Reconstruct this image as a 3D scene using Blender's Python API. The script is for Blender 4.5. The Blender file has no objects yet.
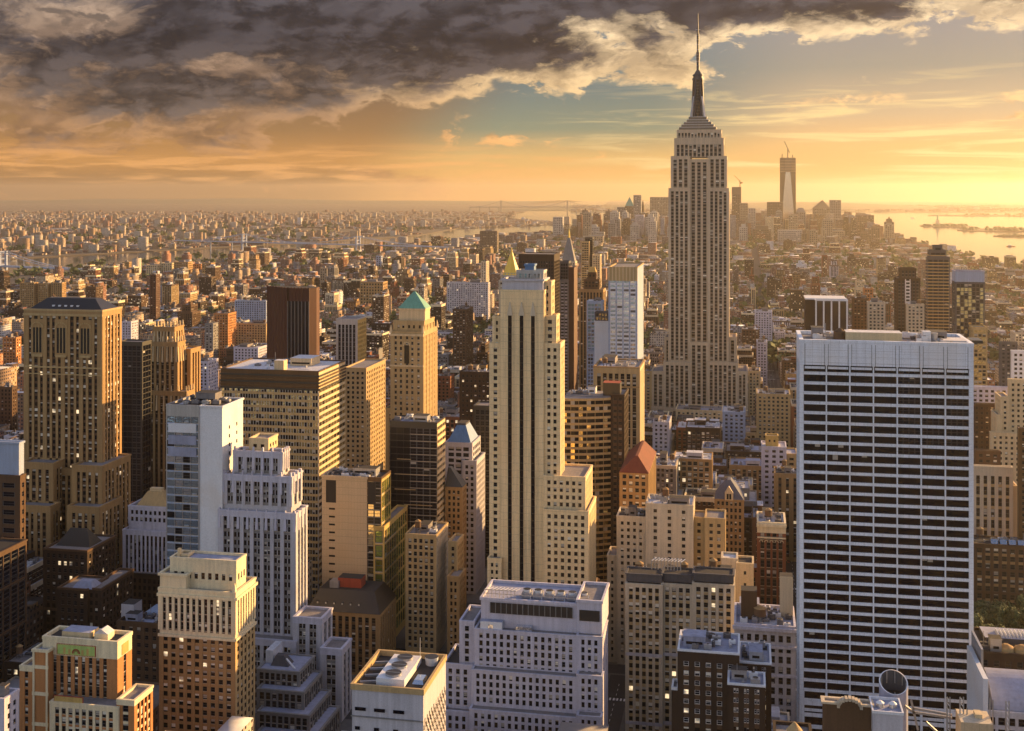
import bpy, math, random
import numpy as np
from mathutils import Vector
R = math.radians
random.seed(7)
sc = bpy.context.scene
COL = sc.collection

# ------------------------------------------------------------------ camera
F, HOR, ZC, TH = 1200.0, 192.0, 255.0, R(11.1)
CT, ST = math.cos(TH), math.sin(TH)
cam = bpy.data.cameras.new('camera'); camo = bpy.data.objects.new('camera', cam); COL.objects.link(camo)
camo.location = (0, 0, ZC); camo.rotation_euler = (R(90), 0, TH)
cam.sensor_width = 36; cam.lens = F * 36 / 1024; cam.shift_y = -(365.5 - HOR) / 1024
cam.clip_start = 1; cam.clip_end = 90000
sc.camera = camo

# ------------------------------------------------------------------ view, render
sc.view_settings.view_transform = 'Standard'; sc.view_settings.look = 'None'; sc.view_settings.gamma = 1
sc.view_settings.exposure = 1.15
sc.render.engine = 'CYCLES'
sc.cycles.use_denoising = True
sc.cycles.max_bounces = 5; sc.cycles.diffuse_bounces = 1; sc.cycles.glossy_bounces = 2; sc.cycles.volume_bounces = 1
sc.cycles.transmission_bounces = 1
sc.cycles.caustics_reflective = False; sc.cycles.caustics_refractive = False

# ------------------------------------------------------------------ node helper
class NT:
    def __init__(s, tree): s.t = tree; s.n = tree.nodes; s.l = tree.links
    def new(s, typ, **kw):
        n = s.n.new(typ)
        for k, v in kw.items(): setattr(n, k, v)
        return n
    def set(s, sock, v):
        if isinstance(v, bpy.types.NodeSocket): s.l.new(v, sock)
        else: sock.default_value = v
    def m(s, op, a, b=None, c=None, clamp=False):
        n = s.new('ShaderNodeMath', operation=op, use_clamp=clamp)
        s.set(n.inputs[0], a)
        if b is not None: s.set(n.inputs[1], b)
        if c is not None: s.set(n.inputs[2], c)
        return n.outputs[0]
    def ss(s, x, a, b):      # smoothstep
        n = s.new('ShaderNodeMapRange', interpolation_type='SMOOTHSTEP')
        s.set(n.inputs['Value'], x); n.inputs['From Min'].default_value = a; n.inputs['From Max'].default_value = b
        return n.outputs['Result']
    def mix(s, f, a, b, mode='MIX'):
        n = s.new('ShaderNodeMix', data_type='RGBA', blend_type=mode)
        s.set(n.inputs[0], f)
        for k, v in ((6, a), (7, b)):
            s.set(n.inputs[k], (*v, 1) if isinstance(v, tuple) and len(v) == 3 else v)
        return n.outputs[2]
    def xyz(s, x, y, z=0.0):
        n = s.new('ShaderNodeCombineXYZ'); s.set(n.inputs[0], x); s.set(n.inputs[1], y); s.set(n.inputs[2], z); return n.outputs[0]
    def sep(s, v):
        n = s.new('ShaderNodeSeparateXYZ'); s.l.new(v, n.inputs[0]); return n.outputs
    def noise(s, vec, scale, detail=4, rough=.55, dist=0):
        n = s.new('ShaderNodeTexNoise'); s.l.new(vec, n.inputs['Vector'])
        n.inputs['Scale'].default_value = scale; n.inputs['Detail'].default_value = detail
        n.inputs['Roughness'].default_value = rough; n.inputs['Distortion'].default_value = dist
        return n.outputs['Fac']
    def ramp(s, x, stops):
        n = s.new('ShaderNodeValToRGB'); s.set(n.inputs[0], x)
        e = n.color_ramp.elements
        while len(e) < len(stops): e.new(.5)
        for i, (p, c) in enumerate(stops): e[i].position = p; e[i].color = (*c, 1)
        return n.outputs[0]
def lin(r, g, b):            # display colour -> linear
    f = lambda v: v / 12.92 if v <= .04045 else ((v + .055) / 1.055) ** 2.4
    return (f(r), f(g), f(b))

# ------------------------------------------------------------------ sky
SUN_AZ, SUN_EL = R(44), R(12)       # azimuth from +Y towards +X
world = bpy.data.worlds.new('World'); sc.world = world; world.use_nodes = True
T = NT(world.node_tree); T.n.clear()
bg = T.new('ShaderNodeBackground'); out = T.new('ShaderNodeOutputWorld'); T.l.new(bg.outputs[0], out.inputs[0])
bg.inputs['Strength'].default_value = .1
sky = T.new('ShaderNodeTexSky', sky_type='NISHITA', sun_disc=False)
sky.sun_elevation = SUN_EL; sky.sun_rotation = SUN_AZ; sky.altitude = 250; sky.air_density = 1.2; sky.dust_density = 2
tc = T.new('ShaderNodeTexCoord')
x, y, z = T.sep(tc.outputs['Generated'])
az = T.m('MULTIPLY', T.m('ARCTAN2', x, y), 57.2958)
el = T.m('MULTIPLY', T.m('ARCSINE', z), 57.2958)
elc = T.m('DIVIDE', T.m('MAXIMUM', el, 0.0), 12.0, clamp=True)      # 0..12 degrees
right = T.ramp(elc, [(0, lin(.88, .64, .42)), (.06, lin(.93, .68, .40)), (.18, lin(.92, .72, .46)), (.30, lin(.80, .69, .54)),
                     (.48, lin(.62, .59, .53)), (.72, lin(.58, .56, .57)), (1, lin(.62, .6, .62))])
left = T.ramp(elc, [(0, lin(.50, .35, .19)), (.05, lin(.58, .41, .22)), (.12, lin(.76, .54, .29)), (.24, lin(.60, .45, .29)),
                    (.42, lin(.48, .39, .31)), (.7, lin(.44, .39, .36)), (1, lin(.45, .42, .42))])
mid = T.ramp(elc, [(0, lin(.90, .64, .33)), (.06, lin(.90, .67, .36)), (.14, lin(.84, .68, .42)), (.25, lin(.52, .55, .46)),
                   (.42, lin(.42, .48, .48)), (.72, lin(.48, .52, .55)), (1, lin(.55, .57, .62))])
base = T.mix(T.ss(T.m('ADD', az, T.m('MULTIPLY', el, -.9)), -21, -14), left, mid)
base = T.mix(T.ss(az, -5, 4), base, right)
wv = T.xyz(T.m('MULTIPLY', az, .25), T.m('MULTIPLY', el, .7))
wn = T.noise(wv, .9, 3)
wv2 = T.xyz(T.m('ADD', T.m('MULTIPLY', az, .26), T.m('MULTIPLY', wn, .6)), T.m('ADD', T.m('MULTIPLY', el, .55), T.m('MULTIPLY', wn, .5)), 3.1)
def cloud_n(off):
    v = T.new('ShaderNodeVectorMath', operation='ADD'); T.l.new(wv2, v.inputs[0]); v.inputs[1].default_value = off; v = v.outputs[0]
    A = T.noise(v, 1.0, 3, .5, .1); Bn = T.noise(v, 2.3, 7, .62, .15)
    bil = T.m('ABSOLUTE', T.m('SUBTRACT', T.m('MULTIPLY', Bn, 2.0), 1.0))          # billows
    return T.m('ADD', T.m('MULTIPLY', A, .62), T.m('ADD', T.m('MULTIPLY', Bn, .30), T.m('MULTIPLY', T.m('SUBTRACT', .35, bil), .22)))
fb = cloud_n((0, 0, 0)); fb2 = cloud_n((.16, -.20, 0)); fine = T.noise(wv2, 6.0, 6, .65, .2)
rim = T.m('MULTIPLY', T.m('SUBTRACT', fb, fb2), 7.0)
def blob(a, e, ra, re, amp):
    dx = T.m('DIVIDE', T.m('SUBTRACT', az, a), ra); dy = T.m('DIVIDE', T.m('SUBTRACT', el, e), re)
    q = T.m('ADD', T.m('MULTIPLY', dx, dx), T.m('MULTIPLY', dy, dy))
    return T.m('MULTIPLY', T.m('EXPONENT', T.m('MULTIPLY', q, -1.0)), amp)
def total(lst):
    s = lst[0]
    for k in lst[1:]: s = T.m('ADD', s, k)
    return s
M_ = total([blob(-21, 7.3, 10, 2.3, 1.15), blob(-28, 4.2, 5.5, 1.3, .62), blob(-12.5, 8.2, 4.2, 2.0, 1.0), blob(0.5, 9.4, 7.5, 1.4, 1.0),
            blob(-6, 6.6, 4.8, 1.5, .56), blob(-33, 6.5, 5, 3, .50), blob(-18, 4.6, 5, .9, .35), blob(-20, 14, 30, 4.5, .9),
            blob(9, 8.4, 6, 1.0, .36), blob(-28, 2.2, 9, .8, .34), blob(-15.6, 7.2, 1.7, .7, -.36), blob(-13.9, 6.7, 1.5, .6, -.30), blob(-16.8, 6.6, 1.2, .5, -.24), blob(-31.8, 7.3, 2.2, .8, -.34), blob(-29.5, 7.9, 1.6, .6, -.2), blob(-25, 5.9, 1.8, .4, -.3), blob(-7, 7.4, 2.4, .9, -.25), blob(-18, .9, 1.6, .35, .3)])
dens = T.m('ADD', M_, T.m('MULTIPLY', T.m('SUBTRACT', T.m('ADD', T.m('MULTIPLY', fb, .86), T.m('MULTIPLY', fine, .14)), .49), 2.8))
alpha = T.ss(dens, .24, .44)
dark = T.ss(dens, .44, .86)
creamR = T.ramp(elc, [(0, lin(.90, .62, .34)), (.15, lin(.93, .68, .40)), (.4, lin(.90, .77, .58)), (.75, lin(.93, .84, .70)), (1, lin(.75, .7, .66))])
creamL = T.ramp(elc, [(0, lin(.70, .50, .30)), (.15, lin(.70, .52, .34)), (.35, lin(.62, .50, .40)), (.75, lin(.66, .58, .52)), (1, lin(.6, .55, .53))])
cream = T.mix(T.ss(az, -22, -9), creamL, creamR)
greyc = T.ramp(elc, [(0, lin(.46, .34, .23)), (.3, lin(.31, .28, .265)), (.6, lin(.205, .20, .22)), (1, lin(.28, .28, .31))])
gv = T.mix(T.ss(rim, -.6, .8), T.mix(1.0, greyc, (.62, .60, .62), 'MULTIPLY'), T.mix(1.0, greyc, (2.1, 1.95, 1.85), 'MULTIPLY'))
cv = T.mix(T.ss(rim, -.7, .6), T.mix(1.0, cream, (.62, .60, .60), 'MULTIPLY'), T.mix(1.0, cream, (1.18, 1.14, 1.08), 'MULTIPLY'))
cc = T.mix(dark, cv, gv)
c1 = T.mix(alpha, base, cc)
# thin bright streaks low on the right
st = T.noise(T.xyz(T.m('MULTIPLY', az, .10), T.m('MULTIPLY', el, 1.5), 9.0), 1.3, 7, .6, .6)
sm = T.m('MULTIPLY', T.ss(st, .50, .66), T.m('MULTIPLY', T.ss(az, -13, 1), T.m('MULTIPLY', T.ss(el, 0.2, 1.2), T.m('SUBTRACT', 1.0, T.ss(el, 3.0, 6.5)))))
c1 = T.mix(T.m('MULTIPLY', sm, .75), c1, lin(1, .87, .60))
st2 = T.noise(T.xyz(T.m('MULTIPLY', az, .16), T.m('MULTIPLY', el, 1.9), 4.0), 1.5, 7, .6, .5)
sm2 = T.m('MULTIPLY', T.ss(st2, .44, .62), T.m('MULTIPLY', T.m('SUBTRACT', 1.0, T.ss(az, -12, -4)), T.m('MULTIPLY', T.ss(el, .1, .6), T.m('SUBTRACT', 1.0, T.ss(el, 1.3, 2.6)))))
c1 = T.mix(T.m('MULTIPLY', sm2, .7), c1, lin(.95, .68, .40))
painted = T.mix(1.0, c1, (5.0, 5.0, 5.0), 'MULTIPLY')
# clear blue sky (Nishita) overhead and behind the viewer
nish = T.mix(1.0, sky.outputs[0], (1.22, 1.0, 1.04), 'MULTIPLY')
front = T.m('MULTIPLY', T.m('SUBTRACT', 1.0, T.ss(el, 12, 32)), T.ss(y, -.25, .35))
# broad glow around the low sun, outside the frame to the right
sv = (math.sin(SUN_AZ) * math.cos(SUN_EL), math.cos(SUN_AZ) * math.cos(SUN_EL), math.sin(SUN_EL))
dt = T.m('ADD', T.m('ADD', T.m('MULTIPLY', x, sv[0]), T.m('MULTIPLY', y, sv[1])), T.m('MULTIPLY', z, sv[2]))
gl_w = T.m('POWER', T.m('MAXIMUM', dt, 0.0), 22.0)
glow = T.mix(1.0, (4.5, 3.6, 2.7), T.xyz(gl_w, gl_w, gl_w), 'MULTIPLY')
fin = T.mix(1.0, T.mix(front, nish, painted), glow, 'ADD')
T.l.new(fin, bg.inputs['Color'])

# ------------------------------------------------------------------ sun
sl = bpy.data.lights.new('sun', 'SUN'); so = bpy.data.objects.new('sun', sl); COL.objects.link(so)
sl.energy = 5.0; sl.angle = R(.6); sl.color = (1, .60, .23)
sd = Vector((math.sin(SUN_AZ) * math.cos(SUN_EL), math.cos(SUN_AZ) * math.cos(SUN_EL), math.sin(SUN_EL)))
so.rotation_euler = sd.to_track_quat('Z', 'Y').to_euler(); so.location = (300, -200, 600)

# ------------------------------------------------------------------ pixel <-> world
def wdir(px): return math.tan(math.atan((px - 512) / F) - TH)      # X / Y along that column
def Xat(px, Y): return Y * wdir(px)
def dep(X, Y): return -X * ST + Y * CT
def Zat(py, X, Y): return ZC - (py - HOR) * dep(X, Y) / F
def proj(X, Y, Z):
    d = dep(X, Y); return 512 + F * (X * CT + Y * ST) / d, HOR + F * (ZC - Z) / d

# ------------------------------------------------------------------ materials
MATS = {}
def newmat(name):
    m = bpy.data.materials.new(name); m.use_nodes = True; t = NT(m.node_tree)
    return m, t, t.n['Principled BSDF']
def wall(name, col, rough=.85, var=.35, streak=.35, fine=2.0, spec=.3, metal=0, panel=None):
    """masonry / metal panel: stains and vertical streaks in world space; panel=(w,h) adds joint lines"""
    if name in MATS: return MATS[name]
    m, t, p = newmat(name)
    g = t.new('ShaderNodeNewGeometry'); P = g.outputs['Position']
    X, Y, Z = t.sep(P)
    a = t.noise(P, .045, 4, .6)
    b = t.noise(t.xyz(t.m('MULTIPLY', X, .9), t.m('MULTIPLY', Y, .9), t.m('MULTIPLY', Z, .05)), .8, 4, .6)
    c = t.noise(P, fine, 3, .6)
    f = t.m('ADD', t.m('MULTIPLY', t.m('SUBTRACT', a, .5), var * 2), t.m('MULTIPLY', t.m('SUBTRACT', b, .5), streak * 2))
    f = t.m('ADD', t.m('ADD', f, t.m('MULTIPLY', t.m('SUBTRACT', c, .5), .5)), 1.0)
    if panel:
        hu = t.m('ADD', X, Y); ju = t.m('FRACT', t.m('DIVIDE', hu, panel[0])); jz = t.m('FRACT', t.m('DIVIDE', Z, panel[1]))
        j = t.m('MINIMUM', t.m('GREATER_THAN', ju, .05), t.m('GREATER_THAN', jz, .05))
        f = t.m('MULTIPLY', f, t.m('ADD', .72, t.m('MULTIPLY', j, .28)))
    col4 = t.mix(1.0, tuple(col), t.xyz(f, f, f), 'MULTIPLY')
    warm = t.mix(t.m('MULTIPLY', t.ss(a, .45, .7), .35), col4, (col[0] * .8, col[1] * .66, col[2] * .5))
    t.l.new(warm, p.inputs['Base Color'])
    p.inputs['Roughness'].default_value = rough; p.inputs['Specular IOR Level'].default_value = spec
    p.inputs['Metallic'].default_value = metal
    MATS[name] = m; return m
def glass(name, col=(.02, .025, .03), rough=.08, spec=1.0, metal=0.0, wob=.25, emis=0):
    if name in MATS: return MATS[name]
    m, t, p = newmat(name)
    g = t.new('ShaderNodeNewGeometry'); P = g.outputs['Position']
    n = t.noise(P, .35, 2, .5); n2 = t.noise(P, 4.3, 2, .5)
    f = t.m('ADD', .45, t.m('MULTIPLY', n2, 1.1))
    t.l.new(t.mix(1.0, tuple(col), t.xyz(f, f, f), 'MULTIPLY'), p.inputs['Base Color'])
    b = t.new('ShaderNodeBump'); b.inputs['Strength'].default_value = wob; b.inputs['Distance'].default_value = .35
    t.l.new(n, b.inputs['Height']); t.l.new(b.outputs[0], p.inputs['Normal'])
    p.inputs['Roughness'].default_value = rough; p.inputs['Specular IOR Level'].default_value = spec
    p.inputs['Metallic'].default_value = metal
    if emis:
        p.inputs['Emission Color'].default_value = (1, .74, .42, 1)
        e_ = t.m('MULTIPLY', t.ss(t.noise(P, .31, 1, .5), .35, .65), emis * 2); t.l.new(e_, p.inputs['Emission Strength'])
    MATS[name] = m; return m
glass('glass', (.006, .008, .012), .1, .18); glass('glass_warm', (.022, .014, .009), .15, .25)
glass('blind', (.42, .38, .32), .5, .4, 0, 0); glass('bright_blind', (.8, .74, .62), .5, .5, 0, 0)
glass('lit', (.7, .62, .48), .4, .5, 0, 0, .28)
glass('blue_glass', (.32, .42, .52), .06, 1, .75); glass('gold_glass', (.75, .62, .32), .12, 1, .9, .35)
glass('green_glass', (.50, .60, .14), .1, 1, .8, .3); glass('black_glass', (.001, .003, .010), .12, .12, 0, .1)
glass('cyan_glass', (.30, .55, .62), .1, 1, .5); glass('silver_glass', (.6, .66, .75), .1, 1, .85)
W = lambda n, c, **k: wall(n, c, **k)
W('limestone', (.62, .52, .38)); W('cream', (.70, .54, .32)); W('pale_cream', (.88, .67, .38), var=.35, panel=(3.1, 3.75)); W('tan', (.40, .25, .11)); W('buff', (.50, .35, .17))
W('brown', (.11, .062, .034)); W('dark_brown', (.045, .027, .018)); W('red_brick', (.24, .085, .04)); W('orange_brick', (.50, .22, .08))
W('grey_stone', (.24, .23, .22)); W('tower_stone', (.60, .48, .34)); W('pale_stone', (.54, .52, .56)); W('white_stone', (.57, .55, .64)); W('travertine', (.82, .86, .94), var=.16, streak=.22, panel=(3.3, 1.95))
W('black_metal', (.018, .016, .015), rough=.4, spec=.6); W('dark_grey', (.09, .09, .10)); W('white_panel', (.78, .78, .80), rough=.5, var=.08, streak=.08)
W('rust_metal', (.085, .026, .014), rough=.6); W('spandrel', (.04, .034, .03)); W('bronze', (.12, .07, .035), rough=.45, metal=.4)
W('beige_panel', (.62, .46, .29), var=.3, streak=.08, panel=(1.8, 3.9)); W('stone_blue', (.36, .42, .55), var=.15)
W('tar', (.045, .042, .042), var=.5); W('gravel', (.24, .22, .22), var=.6, fine=.6); W('pale_roof', (.45, .46, .52), var=.4, fine=.4); W('white_roof', (.62, .62, .66), var=.3, fine=.4)
W('silver_roof', (.34, .36, .48), var=.5, fine=.3)
W('copper', (.15, .38, .28), var=.6, spec=.5, rough=.5); W('gold_leaf', (1, .66, .10), rough=.45, metal=.0, var=.08, streak=.05)
W('blue_roof', (.10, .22, .42), rough=.5); W('slate', (.12, .13, .17)); W('red_tile', (.17, .05, .03), var=.6); W('steel', (.42, .42, .44), rough=.4, metal=.6, var=.1)
W('white_metal', (.75, .76, .80), rough=.4, var=.06, streak=.05); W('wood_tank', (.16, .09, .05)); W('yellow_terra', (.55, .37, .12)); W('sign_green', (.42, .56, .16), var=.4)
W('terra_white', (.82, .69, .45)); W('aluminium', (.17, .145, .12), rough=.4, metal=.4); W('oxide', (.35, .07, .04)); W('spire_metal', (.06, .065, .08), rough=.5, metal=.2)
GL = {'std': (('glass', 60), ('glass_warm', 18), ('blind', 16), ('bright_blind', 6)),
      'lively': (('glass', 48), ('blind', 16), ('bright_blind', 24), ('glass_warm', 6), ('lit', 3)),
      'glow': (('glass', 66), ('glass_warm', 14), ('bright_blind', 12), ('lit', 8)),
      'dark': (('black_glass', 94), ('glass', 5), ('blind', 1)), 'blk': (('black_glass', 1),),
      'gold': (('gold_glass', 3), ('glass_warm', 1)), 'green': (('green_glass', 4), ('gold_glass', 1)),
      'blue': (('blue_glass', 3), ('glass', 1), ('silver_glass', 1)), 'cyan': (('cyan_glass', 3), ('blue_glass', 1)),
      'office': (('glass', 4), ('gold_glass', 4), ('glass_warm', 1), ('blind', 1)), 'silver': (('silver_glass', 3), ('white_metal', 1))}

# ------------------------------------------------------------------ mesh builder
class MB:
    def __init__(s): s.v = []; s.f = []; s.mi = []; s.ms = []; s.c = None
    def mat(s, m):
        if m not in s.ms: s.ms.append(m)
        return s.ms.index(m)
    def quad(s, a, b, c, d, m):
        n = len(s.v); s.v += [a, b, c, d]; s.f.append((n, n + 1, n + 2, n + 3)); s.mi.append(s.mat(m))
    def tri(s, a, b, c, m):
        n = len(s.v); s.v += [a, b, c]; s.f.append((n, n + 1, n + 2)); s.mi.append(s.mat(m))
    def box(s, x0, x1, y0, y1, z0, z1, m, top=None, bottom=False):
        s.frus(x0, x1, y0, y1, z0, x0, x1, y0, y1, z1, m, top, bottom)
    def frus(s, x0, x1, y0, y1, z0, X0, X1, Y0, Y1, z1, m, top=None, bottom=False):
        n = len(s.v)
        s.v += [(x0, y0, z0), (x1, y0, z0), (x1, y1, z0), (x0, y1, z0), (X0, Y0, z1), (X1, Y0, z1), (X1, Y1, z1), (X0, Y1, z1)]
        k = s.mat(m); kt = s.mat(top) if top else k
        s.f += [(n, n + 1, n + 5, n + 4), (n + 1, n + 2, n + 6, n + 5), (n + 2, n + 3, n + 7, n + 6), (n + 3, n, n + 4, n + 7), (n + 4, n + 5, n + 6, n + 7)]
        s.mi += [k, k, k, k, kt]
        if bottom: s.f.append((n + 3, n + 2, n + 1, n)); s.mi.append(k)
    def cyl(s, cx, cy, r0, r1, z0, z1, n, m, cap=None):
        k = len(s.v)
        for r, zz in ((r0, z0), (r1, z1)):
            for i in range(n):
                a = 2 * math.pi * i / n; s.v.append((cx + r * math.cos(a), cy + r * math.sin(a), zz))
        j = s.mat(m)
        for i in range(n):
            q = (i + 1) % n; s.f.append((k + i, k + q, k + n + q, k + n + i)); s.mi.append(j)
        s.f.append(tuple(k + n + i for i in range(n))); s.mi.append(s.mat(cap) if cap else j)
    def prism(s, pts, z0, z1, m, top=None):
        n = len(pts); k = len(s.v)
        s.v += [(px, py, z0) for px, py in pts] + [(px, py, z1) for px, py in pts]
        j = s.mat(m)
        for i in range(n):
            q = (i + 1) % n; s.f.append((k + i, k + q, k + n + q, k + n + i)); s.mi.append(j)
        s.f.append(tuple(k + n + i for i in range(n))); s.mi.append(s.mat(top) if top else j)
    def bar(s, a, b, r, m):
        a = Vector(a); b = Vector(b); d = (b - a).normalized()
        u = d.cross(Vector((0, 0, 1))); u = Vector((1, 0, 0)) if u.length < .01 else u.normalized()
        w = d.cross(u); n = len(s.v)
        for p in (a, b):
            for e, f in ((1, 1), (-1, 1), (-1, -1), (1, -1)): s.v.append(tuple(p + u * e * r + w * f * r))
        j = s.mat(m)
        for i in range(4):
            q = (i + 1) % 4; s.f.append((n + i, n + 4 + i, n + 4 + q, n + q)); s.mi.append(j)
    def build(s, name, loc=(0, 0, 0), parent=None):
        me = bpy.data.meshes.new(name)
        lx, ly, lz = loc
        me.from_pydata([(a - lx, b - ly, c - lz) for a, b, c in s.v], [], s.f)
        for m in s.ms: me.materials.append(MATS[m])
        me.polygons.foreach_set('material_index', s.mi)
        me.update()
        o = bpy.data.objects.new(name, me); COL.objects.link(o)
        if parent: o.parent = parent
        else: o.location = loc
        return o
def tag(o, label=None, cat=None, group=None, kind=None):
    for k, v in (('label', label), ('category', cat), ('group', group), ('kind', kind)):
        if v: o[k] = v
    return o
def pick(rng, kind):
    L = GL[kind]; t = rng.random() * sum(w for _, w in L)
    for m, w in L:
        t -= w
        if t <= 0: return m
    return L[0][0]

# unit window meshes shared by the individual windows (frame, sash rail, glass): x -.5...5, z 0..1, facing -y
UNIT = {}
def unit_window(gm, fm, lv=.4, ac=False):
    k = (gm, fm, lv, ac)
    if k not in UNIT:
        b = MB(); t = .07
        b.quad((-.5, 0, 0), (.5, 0, 0), (.5, 0, 1), (-.5, 0, 1), gm)
        if gm in ('blind', 'bright_blind'):      # dark lower pane under the blind
            b.quad((-.5, -.01, 0), (.5, -.01, 0), (.5, -.01, lv), (-.5, -.01, lv), 'glass')
        for x0, x1, z0, z1 in ((-.5, -.5 + t, 0, 1), (.5 - t, .5, 0, 1), (-.5 + t, .5 - t, 0, .05), (-.5 + t, .5 - t, .95, 1), (-.5 + t, .5 - t, .48, .53)):
            b.frus(x0, x1, -.06, 0, z0, x0, x1, -.06, 0, z1, fm, bottom=True)
        b.frus(-.56, .56, -.14, 0, -.07, -.56, .56, -.14, 0, 0, 'limestone', bottom=True)
        if ac: b.frus(-.3, .3, -.35, 0, .02, -.3, .3, -.35, 0, .24, 'steel', bottom=True)
        me = bpy.data.meshes.new('window'); me.from_pydata(b.v, [], b.f)
        for m in b.ms: me.materials.append(MATS[m])
        me.polygons.foreach_set('material_index', b.mi); UNIT[k] = me
    return UNIT[k]

# ------------------------------------------------------------------ building
ROT = {'N': 0, 'W': math.pi / 2, 'E': -math.pi / 2, 'S': math.pi}
HEROES = []           # (pxl, pxr, depth, vis_py, x0, x1, y0, y1)
class Bld:
    def __init__(s, name, x, y, rng=None):
        s.name = name; s.o = (x, y, 0); s.w = MB(); s.r = MB(); s.win = []; s.extra = []; s.rng = rng or random.Random(hash_(name) + int(abs(x) * 7 + abs(y)))
        s.px0 = 9999; s.px1 = -9999
    def face(s, x0, x1, y0, y1, f):
        return {'N': ((x0, y0), (1, 0), (0, -1), x1 - x0), 'W': ((x1, y0), (0, 1), (1, 0), y1 - y0),
                'E': ((x0, y1), (0, -1), (-1, 0), y1 - y0), 'S': ((x1, y1), (-1, 0), (0, 1), x1 - x0)}[f]
    def strip(s, fr, u0, u1, z0, z1, d, m, d0=0):
        (ox, oy), (ux, uy), (nx, ny), w = fr; b = s.w; n = len(b.v)
        P = lambda u, dd, z: (ox + ux * u + nx * dd, oy + uy * u + ny * dd, z)
        b.v += [P(u0, d0, z0), P(u1, d0, z0), P(u1, d0, z1), P(u0, d0, z1), P(u0, d, z0), P(u1, d, z0), P(u1, d, z1), P(u0, d, z1)]
        k = b.mat(m)
        b.f += [(n + 4, n + 5, n + 6, n + 7), (n, n + 4, n + 7, n + 3), (n + 5, n + 1, n + 2, n + 6), (n + 7, n + 6, n + 2, n + 3), (n, n + 1, n + 5, n + 4)]
        b.mi += [k] * 5
    def facade(s, fr, f, z0, z1, st):
        W_ = fr[3]
        top = st.get('top', 2.0); cor = st.get('corner', .8); fl = st['fl']; pd = st.get('pd', .35); sd = st.get('sd', .2)
        nb = max(1, round((W_ - 2 * cor) / st['bay'])); bw = (W_ - 2 * cor) / nb
        zt = z1 - top; nf = int((zt - z0) / fl)
        if nf < 1 or bw <= .3 or W_ < 3: 
            return
        pw = st['pw'] * bw; sh = st['sh'] * fl; pm = st['pm']; sm = st.get('sm', pm); maj = st.get('maj', 0)
        zb = zt - nf * fl
        if zb > z0 + .05: s.strip(fr, 0, W_, z0, zb, sd, pm)
        s.strip(fr, -(pd if f == 'N' else 0), W_ + (pd if f == 'N' else 0), zt, z1, pd, st.get('tm', pm))
        band = st.get('band', 0)
        for k in range(nf):
            zz = zb + k * fl
            if band and (nf - k) % band == 0: s.strip(fr, 0, W_, zz, zz + sh, pd + .12, st.get('bm', pm))
            else: s.strip(fr, cor * .5, W_ - cor * .5, zz, zz + sh, sd, sm)
        if not st.get('nopier'):
            for i in range(nb + 1):
                u = cor + i * bw; hw = pw / 2
                if maj and i % maj == 0: hw *= st.get('majw', 1.7)
                a, b_ = u - hw, u + hw; d = pd
                if i == 0: a = -(pd if f == 'N' else 0)
                if i == nb: b_ = W_ + (pd if f == 'N' else 0)
                if maj and i % maj == 0: d = pd + st.get('majd', .15)
                s.strip(fr, a, b_, zb, zt, d, pm)
        nw = st.get('nw', 1); gap = st.get('gap', .25)
        (ox, oy), (ux, uy), (nx, ny), w = fr
        g = st.get('gl', 'std'); skip = st.get('skip', 0)
        for i in range(nb):
            for j in range(nw):
                c0 = cor + i * bw + pw / 2; cw = (bw - pw - gap * (nw - 1)) / nw
                u = c0 + j * (cw + gap) + cw / 2
                if j: s.strip(fr, u - cw / 2 - gap, u - cw / 2, zb, zt, sd * .8, st.get('mm', pm))
                for k in range(nf):
                    s.win.append((ox + ux * u + nx * .03, oy + uy * u + ny * .03, zb + k * fl + sh, cw, fl - sh, f, pick(s.rng, g)))
    def tier(s, x0, x1, y0, y1, z0, z1, st, sides='NWE', roof='gravel', par=1.0, parm=None):
        s.w.box(x0, x1, y0, y1, z0, z1, st.get('cm', st['pm']))
        for f in sides:
            s_ = st.get('side_' + f, st)
            if s_: s.facade(s.face(x0, x1, y0, y1, f), f, z0, z1, s_)
        e = .5; pm = parm or st.get('tm', st['pm'])
        s.part('roof').box(x0 + .02, x1 - .02, y0 + .02, y1 - .02, z1 - .5, z1 + .05, roof)
        if par:
            q = st.get('pd', .35) + .12
            for a, b_, c, d in ((x0 - q, x1 + q, y0 - q, y0 + e), (x0 - q, x1 + q, y1 - e, y1 + q), (x0 - q, x0 + e, y0 + e, y1 - e), (x1 - e, x1 + q, y0 + e, y1 - e)):
                s.w.box(a, b_, c, d, z1 + .02, z1 + .05 + par, pm, bottom=True)
        for X, Y in ((x0, y0), (x1, y0), (x0, y1), (x1, y1)):
            p = proj(X, Y, z1)[0]; s.px0 = min(s.px0, p); s.px1 = max(s.px1, p)
    def part(s, name):
        b = MB(); s.extra.append((name, b, None)); return b
    def sub(s, parent, name):
        b = MB(); s.extra.append((name, b, parent)); return b
    def clutter(s, x0, x1, y0, y1, z, n=6, tank=1, pent='gravel', roofm='tar'):
        n = int(n * 1.7) + 1; r = s.rng; w, d = x1 - x0, y1 - y0
        if w < 6 or d < 6: return
        placed = []
        for _ in range(r.randint(2, 4)):
            a, b_ = r.uniform(2, w * .5), r.uniform(2, d * .6); X = r.uniform(x0 + .8, x1 - a - .8) if x1 - a - .8 > x0 + .8 else x0 + .8; Y = r.uniform(y0 + .8, max(y0 + .9, y1 - b_ - .8))
            if X + a < x1 - .6 and Y + b_ < y1 - .6: s.part('roof_patch').box(X, X + a, Y, Y + b_, z, z + .05 + .02 * _ + .01, r.choice(['tar', 'gravel', 'pale_roof', 'silver_roof', 'tar']))
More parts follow.
